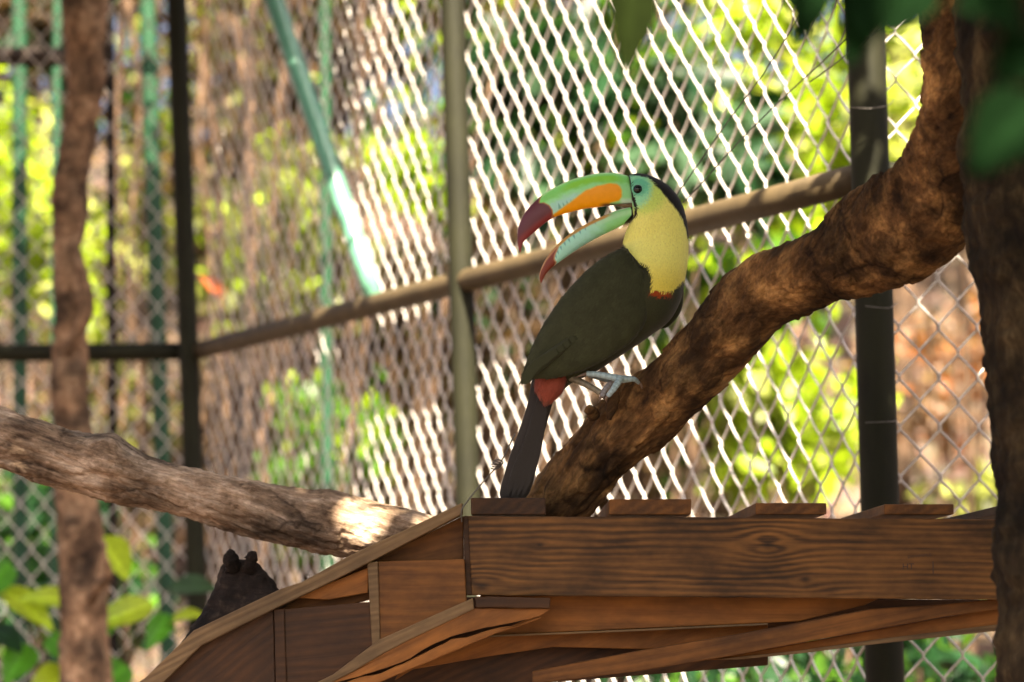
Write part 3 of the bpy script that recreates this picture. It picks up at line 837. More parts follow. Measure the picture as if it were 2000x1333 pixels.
# deck boards: run straight back from the beam
def deck_board(x0, x1, ytop, ybot, d0, length, mat, skew=0.0):
    pl = [(x0, ytop), (x1, ytop), (x1, ybot), (x0, ybot)]
    fr = [P(x, y, d0) for x, y in pl]
    zb = P(1400, 1009, 3.97).z + 0.0025 
    zt = fr[0].z; xl, xr = fr[0].x, fr[1].x
    bv = Vector((skew, length, 0))
    A = [Vector((xl, d0, zb)), Vector((xr, d0, zb)), Vector((xr, d0, zt)), Vector((xl, d0, zt))]
    B = [q + bv for q in A]
    # local frame with x along the board
    e = bv.normalized(); yax = Vector((e.y, -e.x, 0)); zax = Vector((0, 0, 1))
    Mx = Matrix.Translation(A[0]) @ Matrix((e, -yax, zax)).transposed().to_4x4()
    inv = Mx.inverted(); n = 10
    V = []
    for k in range(n + 1):
        for q in A:
            w = q + bv * (k / n)
            if 0: pass
            V.append(tuple(inv @ (w + Vector((0.0012 * noise.noise(w * 30), 0, 0.0008 * noise.noise(w * 40 + Vector((5, 0, 0))))))))
    F = [(3, 2, 1, 0), (4 * n, 4 * n + 1, 4 * n + 2, 4 * n + 3)]
    for k in range(n):
        for j in range(4):
            F.append((4 * k + j, 4 * k + (j + 1) % 4, 4 * k + 4 + (j + 1) % 4, 4 * k + 4 + j))
    me = bpy.data.meshes.new("deck_board"); me.from_pydata(V, [], F); me.update(); me.materials.append(mat)
    o = bpy.data.objects.new("deck_board", me); col.objects.link(o)
    o.parent = plat; o.matrix_parent_inverse = Matrix.Translation(-Vector(plat.location)); o.matrix_basis = Mx
    b = o.modifiers.new("bevel", 'BEVEL'); b.width = .0015; b.segments = 2; b.limit_method = 'ANGLE'; b.angle_limit = math.radians(50)
    return o
deck_board(920, 1066, 973, 1005, 3.968, .55, W_d)
deck_board(1190, 1350, 975, 1007, 3.968, .55, W_a)
deck_board(1475, 1614, 983, 1008, 3.968, .55, W_a)
deck_board(1727, 1862, 985, 1010, 3.968, .55, W_a)
deck_board(1950, 2090, 988, 1012, 3.968, .55, W_d)
slab("rear_beam", [(905, 1016), (1990, 1020), (1990, 1150), (905, 1150)], 4.48, .04, W_d)

# ramp on the left: top rail, lining, blocks, lower board
slab("ramp_rail", [(903, 982), (815, 1024), (725, 1065), (680, 1087), (590, 1137), (549, 1150), (378, 1232), (262, 1345), (290, 1362), (392, 1262), (536, 1190), (640, 1140), (725, 1097), (903, 1004)], 3.955, .05, W_c)
slab("ramp_lining", [(905, 1008), (735, 1092), (540, 1192), (548, 1222), (905, 1118)][::-1][0:5], 4.0, .02, W_a)
slab("ramp_block", [(738, 1097), (907, 1092), (912, 1190), (742, 1262)], 3.965, .035, W_a)
slab("block_edge", [(717, 1099), (738, 1097), (743, 1262), (727, 1268)], 3.962, .04, W_c)
slab("ramp_block", [(554, 1190), (722, 1176), (730, 1270), (705, 1350), (562, 1400)], 3.968, .035, W_d)
slab("block_edge", [(535, 1190), (555, 1189), (562, 1400), (540, 1400)], 3.965, .04, W_d)
slab("ramp_wedge", [(573, 1168), (720, 1108), (719, 1158), (640, 1172)], 3.975, .02, W_b)  # bright orange stands in for sun on this face
slab("ramp_block", [(272, 1350), (390, 1258), (534, 1190), (540, 1420), (272, 1420)], 3.972, .035, W_d)
slab("shade_backing", [(560, 1372), (905, 1205), (1040, 1205), (740, 1335), (640, 1372)], 3.985, .01, W_d, bev=.0005)  # dark filler sheet, stands in for shade inside the board's split
# lower board: grey edge strip, then two halves of the face with a ragged split between
slab("lower_board_edge", [(924, 1168), (740, 1250), (650, 1318), (560, 1362), (560, 1378), (690, 1312), (750, 1276), (800, 1250), (926, 1190)], 3.950, .02, W_c)
crack = [(1055, 1203), (999, 1217), (975, 1221), (950, 1226), (909, 1236), (880, 1244), (852, 1256), (825, 1270), (800, 1287), (770, 1299), (740, 1309), (700, 1322), (661, 1332), (600, 1356)]
up = [(926, 1189), (800, 1249), (750, 1275), (690, 1311), (560, 1377)]
slab("lower_board_half", up[::-1] + [(1075, 1190)] + crack, 3.953, .02, W_b, seg=8, rough_edge=.001)
low = [(x + 2, y + (7 if 830 < x < 990 else 4) + 3.0 * math.sin(x * .07)) for x, y in crack[:-1]]
slab("lower_board_half", [(740, 1334), (819, 1301), (961, 1241), (1056, 1209)] + low + [(600, 1375), (640, 1375)], 3.955, .02, W_b, seg=8, rough_edge=.001)
slab("board_tip", [(928, 1165), (1075, 1168), (1074, 1189), (930, 1187)], 3.945, .03, W_d, seg=10, rough_edge=.0012)
# crossed boards beneath the beam
slab("under_board", [(820, 1166), (1990, 1172), (1990, 1192), (1700, 1235), (1400, 1272), (1100, 1308), (800, 1330)], 4.22, .02, W_d)  # dark sheet added behind, fills the gaps between boards with shade
slab("under_board", [(940, 1160), (1720, 1168), (1690, 1182), (1560, 1214), (1456, 1219), (1250, 1228), (955, 1242), (900, 1240)], 4.03, .02, W_b)
slab("under_board_lip", [(958, 1241), (1250, 1229), (1500, 1217), (1500, 1221), (1250, 1233), (955, 1245)], 4.022, .015, W_c, bev=.0005)
slab("under_board", [(780, 1312), (960, 1242), (1500, 1218), (1500, 1262), (1250, 1268), (1080, 1264), (950, 1283), (806, 1308), (770, 1330)], 4.06, .02, W_b)
slab("under_board", [(700, 1350), (810, 1300), (1080, 1262), (1300, 1262), (1500, 1240), (1500, 1300), (1090, 1332), (720, 1372)], 4.10, .02, W_d)  # dark slab standing in for the shaded interior
slab("cross_board", [(1040, 1312), (1250, 1271), (1437, 1240), (1700, 1190), (1850, 1180), (1990, 1166), (1990, 1185), (1850, 1204), (1617, 1246), (1419, 1283), (1250, 1311), (1080, 1332), (1040, 1335)], 4.00, .025, W_a)
slab("cross_board", [(1380, 1290), (1617, 1247), (1850, 1205), (1990, 1180), (1990, 1222), (1715, 1252), (1561, 1272), (1419, 1288)], 4.03, .025, W_b)
slab("cross_board_edge", [(1400, 1288), (1561, 1271), (1715, 1249), (1990, 1215), (1990, 1228), (1715, 1258), (1561, 1277), (1440, 1289)], 4.025, .02, W_c, bev=.0005)

# faint stamped letters on the beam
stm, nt_, bs_ = new_mat("faded_ink"); bs_.inputs["Base Color"].default_value = (0.045, 0.024, 0.014, 1); bs_.inputs["Roughness"].default_value = .8
def stamp(txt, px, py, size_px, d=3.9695):
    cu = bpy.data.curves.new("stamp", 'FONT'); cu.body = txt; cu.size = size_px * d / FPX * 1.35; cu.extrude = .00008
    cu.materials.append(stm)
    tmp = bpy.data.objects.new("stamp_text", cu); col.objects.link(tmp)
    bpy.context.view_layer.update()
    sme = bpy.data.meshes.new_from_object(tmp.evaluated_get(bpy.context.evaluated_depsgraph_get()))
    bpy.data.objects.remove(tmp)
    o = bpy.data.objects.new("stamp", sme); col.objects.link(o)
    o.parent = plat; o.matrix_parent_inverse = Matrix.Translation(-Vector(plat.location))
    o.location = P(px, py, d); o.rotation_euler = (math.radians(90), 0, 0)
    return o
stamp("HT", 1762, 1113, 13); stamp("|", 1819, 1115, 20)
ox = stamp("DWWMIMUS", 1773, 1091, 6); ox.rotation_euler = (math.radians(90), math.radians(-5), 0)

# ------------------------------------------------------------------ toucan
bird = empty("toucan", P(1190, 770, 4.0), "keel-billed toucan with open rainbow bill and yellow bib perched on the limb", "bird")
BK = np.array((0.040, 0.043, 0.019)); YL = (0.94, 0.90, 0.24); NAP = (0.006, 0.0045, 0.0035)  # BK is black lifted to olive: veiling haze put into the colour
bib = [(1215, 343), (1232, 346.5), (1250, 348), (1265, 353), (1282, 371), (1298, 391), (1318, 413), (1332, 434), (1341, 465), (1365, 470), (1352, 540), (1332, 552), (1318, 568), (1306, 577), (1268, 577),
       (1270, 560), (1270, 547), (1262, 529), (1243, 519), (1230, 507), (1222, 492), (1214, 470), (1200, 440), (1210, 400)]
facemark = [(1226, 343.5), (1228.5, 358), (1230, 375), (1234, 392), (1237, 398), (1240, 412), (1240, 424), (1234, 432), (1226, 437)]
def body_col(x, y):
    nz = np.array([noise.fractal(Vector((a * .12, b * .05, 0)), 1.0, 2.0, 3) for a, b in zip(x, y)])
    C = np.repeat(BK[None], len(x), 0)
    C = mixc(C, NAP, ss(560, 500, y))
    s = sd_poly(x, y, bib) + nz * 2.0
    yb = np.repeat(np.array([YL]), len(x), 0)
    yb = mixc(yb, (0.88, 0.74, 0.12), ss(500, 570, y))
    yb = mixc(yb, (0.62, 0.80, 0.16), ss(62, 36, np.hypot((x - 1250), (y - 372) * .95)) * .9)
    yb = mixc(yb, (0.33, 0.78, 0.46), ss(38, 22, np.hypot((x - 1241) * 1.05, (y - 372) * .8)))
    yb = mixc(yb, (0.14, 0.60, 0.38), ss(20, 15, np.hypot(x - 1246, y - 371)) * .75)
    m = ss(1.5, -1.5, s)
    C = C * (1 - m[:, None]) + yb * m[:, None]
    red = ss(7.5, 3, np.abs(y - 582 + nz * 3)) * ss(1262, 1272, x) * ss(1316, 1300, x) * (1 - m)
    C = mixc(C, (0.36, 0.055, 0.010), red)
    ln = ss(3.0, 1.8, d_line(x, y, facemark))
    C = mixc(C, (0.012, 0.008, 0.006), ln)
    wt = ss(6, 3, np.hypot((x - 1213) / 1.6, (y - 447)))
    return C
S = [(1236, 420, 1230, 352), (1238, 431, 1229, 343), (1234, 436, 1252, 340), (1228, 442, 1284, 350), (1222, 455, 1313, 371), (1217, 472, 1334, 405), (1214, 484, 1343.5, 450),
     (1196, 498, 1344, 500), (1160, 524, 1338, 545), (1122, 558, 1329, 588), (1090, 598, 1306, 628), (1062, 640, 1262, 662), (1045, 680, 1208, 698), (1040, 712, 1160, 728), (1046, 742, 1118, 748), (1058, 770, 1090, 772)]
body, body_bvh = loft("body", S, [.72, .78, .80, .80, .80, .80, .80, .80, .78, .76, .74, .72, .70, .70, .7, .7], 4.0, 420, 150, M['feather'], bird, body_col, power=0.94)

def black_col(x, y):
    nz = np.array([noise.fractal(Vector((a * .05, b * .05, 2)), 1.0, 2.0, 3) for a, b in zip(x, y)])
    C = np.repeat(BK[None], len(x), 0) * (1 + .25 * nz[:, None])
    return C
# near wing, with scapular, coverts and the folded flight feathers as overlapping shells
S = [(1226, 486, 1236, 506), (1216, 486, 1266, 540), (1186, 500, 1272, 574), (1150, 526, 1262, 624), (1110, 567, 1236, 664), (1076, 612, 1192, 696), (1048, 660, 1142, 722), (1030, 704, 1086, 738), (1018, 744, 1044, 738)]
wing, wing_bvh = loft("wing", S, [.2, .34, .38, .40, .40, .40, .40, .36, .3], 3.958, 240, 80, M['feather'], bird, black_col, power=.9)
def feather(name, pts, wpx, d, c=BK * 0.9, parent=wing, thick=.05):
    pts = np.array(pts, float); q = catmull(pts, 7); t = np.gradient(q, axis=0); t /= np.linalg.norm(t, axis=1, keepdims=True)
    nrm = np.stack([-t[:, 1], t[:, 0]], 1)
    w = wpx * np.array([.55, .9, 1, 1, .95, .7, .12]) / 2
    S = [(*(q[i] - nrm[i] * w[i]), *(q[i] + nrm[i] * w[i])) for i in range(7)]
    cf = lambda x, y: np.repeat(np.array([c]), len(x), 0)
    return loft(name, S, thick, d, 30, 16, M['feather'], parent, cf)[0]
for k in range(6):
    o = feather("flight_feather", [(1150 - 12 * k, 640 + 9 * k), (1092 - 9 * k, 684 + 6 * k), (1046 - 4 * k, 722 + 4 * k), (1024 - 1 * k + 3, 742 + 0 * k)], 20, 3.937 - .0015 * k + .004)
# far wing edge past the chest
S = [(1326, 548, 1336, 552), (1312, 560, 1335, 564), (1300, 585, 1334, 592), (1296, 610, 1326, 616), (1288, 630, 1306, 638), (1286, 642, 1292, 643)]
loft("wing", S, .5, 4.03, 80, 40, M['feather'], bird, black_col)
# tail
def tail_col(x, y):
    C = np.repeat(np.array([(0.034, 0.028, 0.025)]), len(x), 0)
    return C
S = [(1040, 735, 1092, 748), (1030, 790, 1076, 800), (1014, 840, 1062, 850), (996, 890, 1050, 900), (984, 930, 1042, 940), (976, 962, 1032, 966), (980, 978, 1018, 980)]
tail, _ = loft("tail", S, .22, 4.005, 120, 40, M['feather'], bird, tail_col)
for k in range(4):
    o = feather("tail_feather", [(1058 + 3 * k, 770), (1036 + 6 * k, 850), (1008 + 10 * k, 920), (990 + 10 * k, 974 - 2 * abs(k - 1))], 17, 3.996, np.array((0.03, 0.025, 0.022)), tail, .10)
# red vent feathers
def vent_col(x, y):
    nz = np.array([noise.fractal(Vector((a * .15, b * .15, 2)), 1.0, 2.0, 3) for a, b in zip(x, y)])
    m = ss(46, 30, np.hypot(x - 1076, y - 748) + nz * 5)
    return mixc(np.repeat(np.array([(0.05, 0.04, 0.03)]), len(x), 0), (0.28, 0.062, 0.036), m)
S = [(1066, 716, 1088, 714), (1050, 726, 1104, 726), (1044, 746, 1106, 744), (1046, 764, 1096, 768), (1054, 780, 1078, 786), (1062, 790, 1068, 792)]
vent, _ = loft("vent_feathers", S, .75, 3.985, 60, 40, M['feather'], bird, vent_col, disp=bumpy(.0012, 120))

# fine plumage: small overlapping barbs lying along the body
def plumage(src, nu, nv, n, L0, W0, lift, ylim=None, lf=None):
    me0 = src.data; nn_ = len(me0.vertices)
    co = np.empty(nn_ * 3); me0.vertices.foreach_get("co", co); co = co.reshape(-1, 3)[:nu * nv].reshape(nu, nv, 3)
    cl = np.empty(nn_ * 4); me0.color_attributes["Col"].data.foreach_get("color", cl); cl = cl.reshape(-1, 4)[:nu * nv, :3].reshape(nu, nv, 3)
    i = rng.integers(3, nu - 3, n * 3); j = rng.integers(0, nv, n * 3)
    # even out by local area
    a = np.linalg.norm(co[i + 1, j] - co[i, j], axis=1) * np.linalg.norm(co[i, (j + 1) % nv] - co[i, j], axis=1)
    keep = rng.random(len(i)) < a / np.percentile(a, 90)
    i, j = i[keep][:n], j[keep][:n]
    t = co[np.minimum(i + 2, nu - 1), j] - co[i - 2, j]; t /= np.linalg.norm(t, axis=1, keepdims=True) + 1e-9
    b = co[i, (j + 1) % nv] - co[i, j - 1]; b /= np.linalg.norm(b, axis=1, keepdims=True) + 1e-9
    nr = np.cross(t, b); nr /= np.linalg.norm(nr, axis=1, keepdims=True) + 1e-9
    out = co[i, j] - co.mean(1)[i]
    nr *= np.sign((nr * out).sum(1, keepdims=True))
    p = co[i, j] + (co[(i + 1) % nu, j] - co[i, j]) * rng.random((len(i), 1)) + b * (rng.random((len(i), 1)) - .5) * .001
    L = L0 * (.6 + .8 * rng.random((len(i), 1)))
    d = t + b * rng.standard_normal((len(i), 1)) * .22; d /= np.linalg.norm(d, axis=1, keepdims=True)
    w = W0 * (.7 + .6 * rng.random((len(i), 1)))
    m = p + d * L * .55 + nr * L * lift * .8; e = p + d * L + nr * L * lift * .9
    V = np.stack([p - nr * .0004, m - b * w, m + b * w, e], 1).reshape(-1, 3)
    F = (np.arange(len(i))[:, None, None] * 4 + np.array([(0, 1, 2), (1, 3, 2)])[None]).reshape(-1, 3)
    c = cl[i, j] * (1 + .06 * rng.standard_normal((len(i), 1)))
    me = mesh_np("plumage", V, F); set_col(me, np.repeat(np.clip(c, 0, .97), 4, axis=0))
    o = bpy.data.objects.new("plumage", me); col.objects.link(o); me.materials.append(M['feather'])
    o.parent = src; o.matrix_parent_inverse = Matrix.Identity(4)
    o["kind"] = "stuff"
    return o
plumage(vent, 60, 40, 1800, .006, .0008, .10)
plumage(body, 420, 150, 26000, .0045, .0007, .055)
plumage(wing, 240, 80, 12000, .0085, .0014, .05)

# bill
def tri(x, y, cx, cy, tx, ty, w):
    ex, ey = tx - cx, ty - cy; L = math.hypot(ex, ey)
    nx_, ny_ = -ey / L * w, ex / L * w
    return ss(0.6, -0.6, sd_poly(x, y, [(cx - nx_, cy - ny_), (cx + nx_, cy + ny_), (tx, ty)]))
z2 = lambda pts: [(990 + a / 5.554, 320 + b / 5.554) for a, b in pts]
orange = z2([(1110, 232), (1190, 235), (1225, 262), (1242, 310), (1240, 370), (1215, 408), (1170, 424), (1120, 432), (1000, 600), (800, 640), (480, 640), (470, 580), (560, 515), (680, 440), (760, 370), (850, 310), (980, 255)])
maroon = z2([(395, 325), (350, 385), (345, 432), (400, 438), (450, 465), (482, 510), (490, 560), (470, 610), (430, 660), (300, 1000), (50, 1000), (50, 500), (200, 380)])
maroon_rim = z2([(410, 300), (362, 380), (352, 436), (400, 430), (460, 460), (494, 510), (500, 560), (520, 590), (430, 690), (300, 1000), (50, 1000), (50, 400)])
def upper_col(x, y):
    nz = np.array([noise.fractal(Vector((a * .06, b * .09, 5)), 1.0, 2.0, 3) for a, b in zip(x, y)])
    C = np.repeat(np.array([(0.27, 0.78, 0.20)]), len(x), 0)
    ytop = np.interp(x, [1010, 1033, 1051, 1071, 1091, 1116, 1143, 1170, 1197, 1220, 1240], [470, 406, 388, 374, 363, 352, 344, 339, 338, 342, 342])
    dt = y - ytop
    C = mixc(C, (0.30, 0.74, 0.07), ss(4, 9, dt) * ss(24, 15, dt) * ss(1085, 1120, x) * ss(1222, 1195, x) * .9)
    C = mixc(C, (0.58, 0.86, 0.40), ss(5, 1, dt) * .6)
    C = mixc(C, (0.36, 0.86, 0.40), ss(16, 26, dt + nz * 6) * .8)
    C = mixc(C, (0.42, 0.80, 0.72), ss(24, 36, dt + nz * 6) * ss(1150, 1110, x))
    C = mixc(C, (0.60, 0.84, 0.72), ss(386, 396, y) * ss(1208, 1216, x))
    for (cx, cy, tx, ty, w) in ((1094, 410, 1090, 398, 3.5), (1102, 405, 1098, 397, 2.5), (1109, 402, 1106, 394, 2.6), (1116, 398, 1114, 392, 2)):
        C = mixc(C, (0.10, 0.38, 0.33), tri(x, y, cx, cy, tx, ty, w) * .7)
    so_ = sd_poly(x, y, orange) + nz
    C = mixc(C, (0.75, 0.66, 0.06), ss(3.0, 0, so_) * .7)
    C = mixc(C, (0.98, 0.39, 0.001), ss(.8, -1.4, so_))
    C = mixc(C, (0.48, 0.17, 0.05), ss(1.5, -1, sd_poly(x, y, maroon_rim)))
    C = mixc(C, (0.13, 0.035, 0.050), ss(1.2, -1.5, sd_poly(x, y, maroon)))
    C = mixc(C, (0.26, 0.035, 0.035), ss(1.2, -1.5, sd_poly(x, y, maroon)) * ss(16, 6, d_line(x, y, [(1017, 494), (1026, 468), (1053, 446), (1082, 426)])) * .8)
    C = mixc(C, (0.10, 0.05, 0.02), ss(396, 402, y - (1200 - x) * .0) * ss(1165, 1185, x))
    return C
S = [(1237, 398, 1229, 346), (1231, 399, 1221, 342.5), (1202, 401, 1197, 338), (1170, 405, 1170, 339), (1143, 408, 1143, 344), (1117, 414, 1115, 352), (1099, 419, 1089, 363.5), (1083, 425, 1069, 375), (1069, 433, 1051, 388), (1054, 445, 1033, 406),
     (1040, 457, 1021, 424), (1027, 468, 1012, 446), (1021, 476, 1010.5, 468), (1018.5, 486, 1013, 486), (1017.5, 493, 1016, 494)]
bill_u, _ = loft("upper_bill", S, [.52, .54, .54, .52, .50, .48, .46, .44, .42, .40, .38, .36, .36, .4, .5], 4.0, 320, 96, M['bill'], bird, upper_col, power=.92)
lowtip = z2([(560, 915), (520, 1000), (515, 1040), (535, 1075), (520, 1110), (450, 1400), (200, 1400), (200, 1000), (480, 900)])
def lower_col(x, y):
    nz = np.array([noise.fractal(Vector((a * .06, b * .09, 9)), 1.0, 2.0, 3) for a, b in zip(x, y)])
    C = np.repeat(np.array([(0.40, 0.80, 0.66)]), len(x), 0)
    C = mixc(C, (0.30, 0.76, 0.30), ss(1140, 1200, x + nz * 15))
    yt = np.interp(x, [1053, 1057, 1067, 1085, 1107, 1134, 1161, 1188, 1206, 1229], [540, 523, 504, 482, 462, 444, 430, 418, 411, 405])
    dt = y - yt
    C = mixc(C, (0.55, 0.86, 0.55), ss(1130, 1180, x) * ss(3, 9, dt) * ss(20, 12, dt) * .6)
    for (cx, cy) in ((1162, 433), (1143, 445), (1133, 452), (1121.5, 461), (1112, 468), (1103.5, 475), (1096, 483), (1090, 491), (1086, 499)):
        C = mixc(C, (0.08, 0.30, 0.30), tri(x, y, cx - 2, cy, cx + 1.5, cy + 8, 2.3) * .75)
    e = ss(9, 5.5, dt + nz) * ss(1235, 1200, x)
    C = mixc(C, (0.62, 0.36, 0.11), e * ss(1200, 1180, x))
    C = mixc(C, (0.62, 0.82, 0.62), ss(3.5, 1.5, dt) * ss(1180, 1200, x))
    s = sd_poly(x, y, lowtip)
    C = mixc(C, (0.50, 0.26, 0.12), ss(2, -.5, s)); C = mixc(C, (0.20, 0.035, 0.018), ss(-.5, -3, s) * ss(5, 9, dt + (x - 1085) * -.02))
    C = mixc(C, (0.012, 0.008, 0.006), ss(5.0, 3.4, d_line(x, y, [(1233, 400), (1237, 412), (1237, 423), (1231, 431), (1224, 438)])))
    return C
S = [(1241, 428, 1236, 402), (1237, 429, 1230, 404.5), (1220, 438, 1206, 411), (1197, 450, 1188, 418), (1170, 463, 1161, 430), (1143, 478, 1134, 444), (1117, 495, 1107, 462), (1097, 509, 1086, 481), (1081, 521, 1068, 503), (1068, 534, 1058, 522), (1061, 546, 1053.5, 539), (1058, 553, 1056, 554)]
loft("lower_bill", S, [.9, .95, .95, .9, .85, .8, .75, .7, .6, .55, .5, .5], 4.0, 300, 80, M['bill'], bird, lower_col, power=.9)
cf = lambda x, y: mixc(np.repeat(np.array([(0.16, 0.10, 0.05)]), len(x), 0), (0.03, 0.018, 0.01), ss(1215, 1200, x) * ss(400, 404, y))
loft("mouth_corner", [(1240, 407, 1241, 397), (1228, 408, 1226, 397), (1212, 405, 1210, 398), (1198, 401, 1197, 399)], [1.6, 1.7, 1.6, 1.2], 4.0, 40, 30, M['skin'], bird, cf)

def surf(bvh, px, py):
    """front surface point under a photo pixel"""
    o = Vector((0, 0, CAMZ)); dv = (P(px, py, 4.0) - o).normalized()
    h = bvh.ray_cast(o, dv)
    return h[0], h[1]
# eye
ep, en = surf(body_bvh, 1245.5, 370)
def sphere(name, c, r, mat, parent, n=24, sc_=(1, 1, 1)):
    V = []; F = []
    for i in range(n + 1):
        a = math.pi * i / n
        for j in range(n):
            b = 2 * math.pi * j / n
            V.append((c[0] + r * sc_[0] * math.sin(a) * math.cos(b), c[1] - r * sc_[1] * math.cos(a), c[2] + r * sc_[2] * math.sin(a) * math.sin(b)))
    F = [tuple(int(q) for q in f) for f in grid_faces(n + 1, n)]
    me = bpy.data.meshes.new(name); me.from_pydata(V, [], F); me.update()
    return link(name, me, mat, parent)
m_eye, nt_, bs_ = new_mat("eye_gloss"); bs_.inputs["Roughness"].default_value = .06
geo = nt_.nodes.new("ShaderNodeTexCoord"); sp = nt_.nodes.new("ShaderNodeVectorMath"); sp.operation = 'DISTANCE'
nt_.links.new(geo.outputs["Object"], sp.inputs[0])
sp.inputs[1].default_value = (ep.x, ep.y - .004, ep.z)
nt_.links.new(ramp(nt_, math_n(nt_, 'MULTIPLY', sp.outputs["Value"], 100.0), [(0.0, (0.003, .004, .003)), (0.56, (0.003, .006, .005)), (0.68, (0.01, .10, .065))]), bs_.inputs["Base Color"])
sphere("eye", (ep.x, ep.y + .0022, ep.z), 0.0072, m_eye, bird)
def ring(name, c, R_, r_, col_, parent, sq=1.0):
    V = []; n, k = 40, 10
    for i in range(n):
        a = 2 * math.pi * i / n
        for j in range(k):
            b = 2 * math.pi * j / k
            V.append((c[0] + (R_ + r_ * math.cos(b)) * math.cos(a), c[1] + r_ * sq * math.sin(b), c[2] + (R_ + r_ * math.cos(b)) * math.sin(a)))
    F = [(i * k + j, i * k + (j + 1) % k, ((i + 1) % n) * k + (j + 1) % k, ((i + 1) % n) * k + j) for i in range(n) for j in range(k)]
    me = bpy.data.meshes.new(name); me.from_pydata(V, [], F); me.update(); set_col(me, np.repeat(np.array([col_]), len(V), 0))
    return link(name, me, M['skin'], parent)
ring("eyelid", (ep.x, ep.y - .0008, ep.z), .0074, .0013, (0.20, .62, .42), bird)

# leg and foot
bl = (0.34, 0.46, 0.50); gy = (0.20, 0.18, 0.13)
def limb_tube(name, pix, rad, colr, d=None, parent=bird, nv=14):
    pts = []
    for (x, y, dd) in pix: pts.append(P(x, y, dd))
    o = tube(name, pts, rad, nv, M['skin'], parent, 7, .035)
    n_ = len(o.data.vertices)
    C = np.repeat(np.array([colr]), n_, 0) * (1 + .18 * np.sin(np.arange(n_) // nv * 2.1))[:, None]
    set_col(o.data, C); return o
PX = 4.0 / FPX
tars = limb_tube("leg", [(1104, 734, 3.99), (1130, 744, 3.985), (1155, 757, 3.98), (1179, 771, 3.975)], [8 * PX, 7 * PX, 6 * PX, 6.5 * PX], gy)
foot = empty("foot", P(1185, 770, 3.97)); foot.parent = bird; foot.matrix_parent_inverse = Matrix.Translation(-Vector(bird.location))
def toe(pix, rad, c=bl):
    o = limb_tube("toe", pix, rad, c, parent=None, nv=14)
    o.parent = bird; o.matrix_parent_inverse = Matrix.Translation(-Vector(bird.location)); return o
bpy.data.objects.remove(foot)
toe([(1146, 730, 3.965), (1170, 732, 3.962), (1195, 737, 3.958), (1215, 741, 3.96), (1238, 741, 3.97), (1247, 748, 3.985)], [5.0 * PX, 5.8 * PX, 6.6 * PX, 7.5 * PX, 5.0 * PX, 3.4 * PX])
toe([(1212, 738, 3.952), (1205, 750, 3.945), (1196, 763, 3.94), (1187, 774, 3.942)], [7 * PX, 6.6 * PX, 5.6 * PX, 4.6 * PX])
toe([(1200, 740, 3.975), (1190, 752, 3.972), (1180, 764, 3.968), (1176, 776, 3.966)], [6 * PX, 5.5 * PX, 5.5 * PX, 4.5 * PX], (0.25, .24, .25))
toe([(1150, 733, 4.02), (1185, 742, 4.03), (1222, 748, 4.03), (1240, 762, 4.02)], [4.5 * PX, 5 * PX, 5 * PX, 4 * PX], (0.2, .25, .27))
for (a, b, c) in (((1146, 730, 3.965), (1134, 734, 3.965), (1124, 738, 3.966)), ((1246, 747, 3.985), (1252, 752, 3.985), (1254, 760, 3.985)), ((1187, 774, 3.942), (1184, 780, 3.944), (1185, 786, 3.95)), ((1176, 774, 3.966), (1172, 779, 3.966), (1172, 785, 3.967))):
    limb_tube("claw", [a, b, c], [3.4 * PX, 2.6 * PX, .6 * PX], (0.16, .11, .08))
ringm, nt_, bs_ = new_mat("steel_ring"); bs_.inputs["Metallic"].default_value = .9; bs_.inputs["Roughness"].default_value = .25; bs_.inputs["Base Color"].default_value = (.5, .47, .45, 1)
tube("leg_ring", [P(1174, 767, 3.9755), P(1182, 773, 3.974)], [7.4 * PX, 7.4 * PX], 20, ringm, bird)

# ------------------------------------------------------------------ loose wires
wmat = paint_mat("dull_wire", (0.13, 0.115, 0.10), .4, .3, 50)
wmat.node_tree.nodes["Principled BSDF"].inputs["Metallic"].default_value = .5
tw = tube("tie_wire", [P(1006, 848, 4.02), P(994, 872, 4.0), P(982, 896, 3.97), P(972, 910, 3.955), P(940, 946, 3.945), P(908, 986, 3.938), P(901, 1000, 3.937), P(902, 1020, 3.94)], .0010, 8, wmat, None, 8)
tag(tw, "short knotted tie wire running from the tail to the platform corner", "wire")
for k in range(3):
    c = P(974 - 3 * k, 904 + 4 * k, 3.956)
    tube("knot", [c + Vector((-.006, 0, .003)), c + Vector((0, -.004, .004)), c + Vector((.006, 0, 0)), c + Vector((0, .004, -.003)), c + Vector((-.007, 0, -.002))], .0010, 6, wmat, tw, 6)
for pts, lab in (([(1318, 386), (1360, 326), (1420, 240), (1490, 145), (1560, 36), (1640, -90)], "upper of two thin dark wires slanting up behind the toucan's nape"),
                 ([(1334, 398), (1385, 342), (1450, 270), (1540, 182), (1620, 108), (1800, -60)], "lower thin wire slanting up from behind the toucan's neck"),
                 ([(1581, 161), (1640, 118), (1710, 62), (1782, 10), (1860, -50)], "short loose wire end beside the dark right post")):
    d0 = 4.45
    o = tube("slanting_wire", [P(x, y, d0) for x, y in pts], .0011, 8, wmat, None, 5)
    tag(o, lab, "wire")
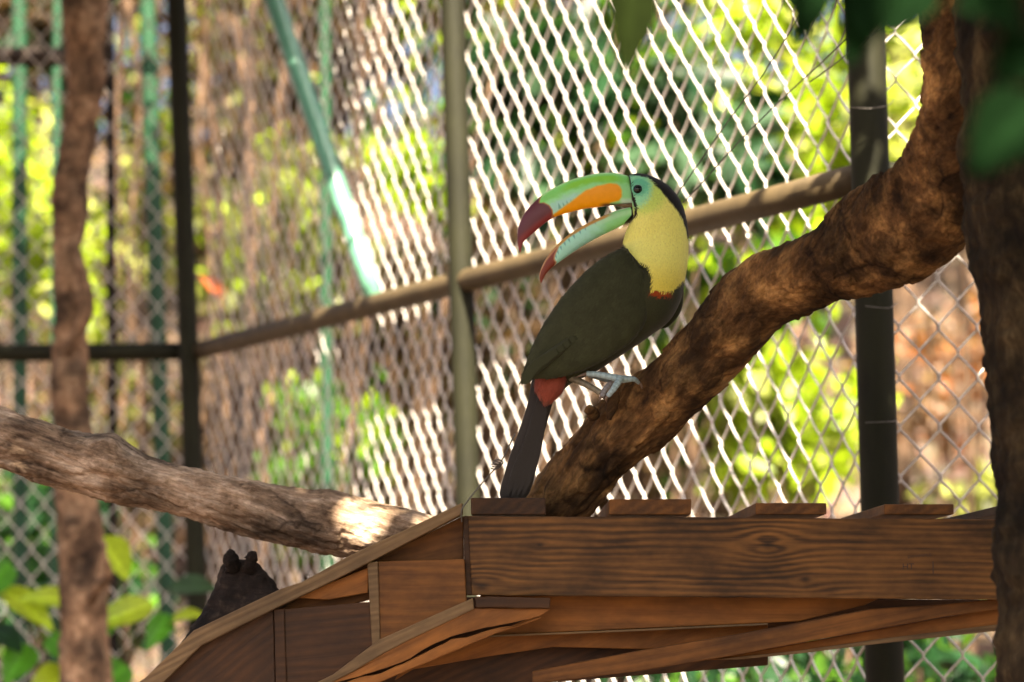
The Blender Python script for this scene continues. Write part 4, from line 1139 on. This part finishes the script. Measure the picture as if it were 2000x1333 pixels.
twisted = tube("twisted_wire", [P(1660, 210, 4.80), P(1700, 212, 4.79), P(1735, 206, 4.80), P(1745, 196, 4.86)], .0008, 6, wmat, cage, 5)
twisted = tube("twisted_wire", [P(1690, 598, 4.81), P(1735, 602, 4.80), P(1752, 592, 4.86)], .0008, 6, wmat, cage, 5)
twisted = tube("twisted_wire", [P(1690, 826, 4.81), P(1735, 824, 4.80), P(1752, 822, 4.86)], .0008, 6, wmat, cage, 5)

# ------------------------------------------------------------------ bright broadleaf plant, low at left
bp = empty("broadleaf_plant", P(150, 1300, 7.95), "low plant with big bright yellow green leaves around the slim tree's foot", "plant")
bp.location.z = 0
c0 = Vector((bp.location.x, 7.95, 0))
YG = (.34, .46, .03); MG = (.07, .24, .02)
LV = [(150, 1175, 40, 1160, .06, YG), (330, 1215, 390, 1190, .05, YG), (205, 1300, 120, 1260, .09, MG), (195, 1050, 250, 1120, .085, YG), (0, 1150, 105, 1215, .07, YG), (300, 1180, 185, 1215, .075, YG), (100, 1240, 190, 1300, .11, MG), (60, 1260, 10, 1330, .08, MG), (330, 1150, 420, 1140, .07, GG),
      (250, 1300, 180, 1345, .09, MG), (20, 1100, -40, 1170, .08, MG), (330, 1200, 290, 1260, .06, MG), (140, 1320, 60, 1345, .09, YG), (-20, 1230, 40, 1260, .07, DG), (225, 1180, 205, 1240, .05, MG)]
for (bx, by, tx, ty, w, c) in LV:
    a = P(bx, by, 7.9); b = P(tx, ty, 7.8); w *= 1.3
    big_leaf("leaf", a, b, (.2, -.75, .6), w, c, bp)
    tube("leaf_stalk", [a, a.lerp(c0 + Vector((0, -.05, 1.2)), .5) + Vector((0, .05, .02)), c0 + Vector((0, 0, .4))], [.002, .003, .005], 6, M['vine'], bp)
# rusty hanging leaf behind the corner post
rl = big_leaf("rusty_leaf", P(440, 580, 9.2), P(392, 535, 9.16), (0.3, -.9, .2), .05, (0.30, .075, .02), None, M['dry'])
tag(rl, "single rusty orange dead leaf hanging beyond the mesh beside the corner post", "leaf")
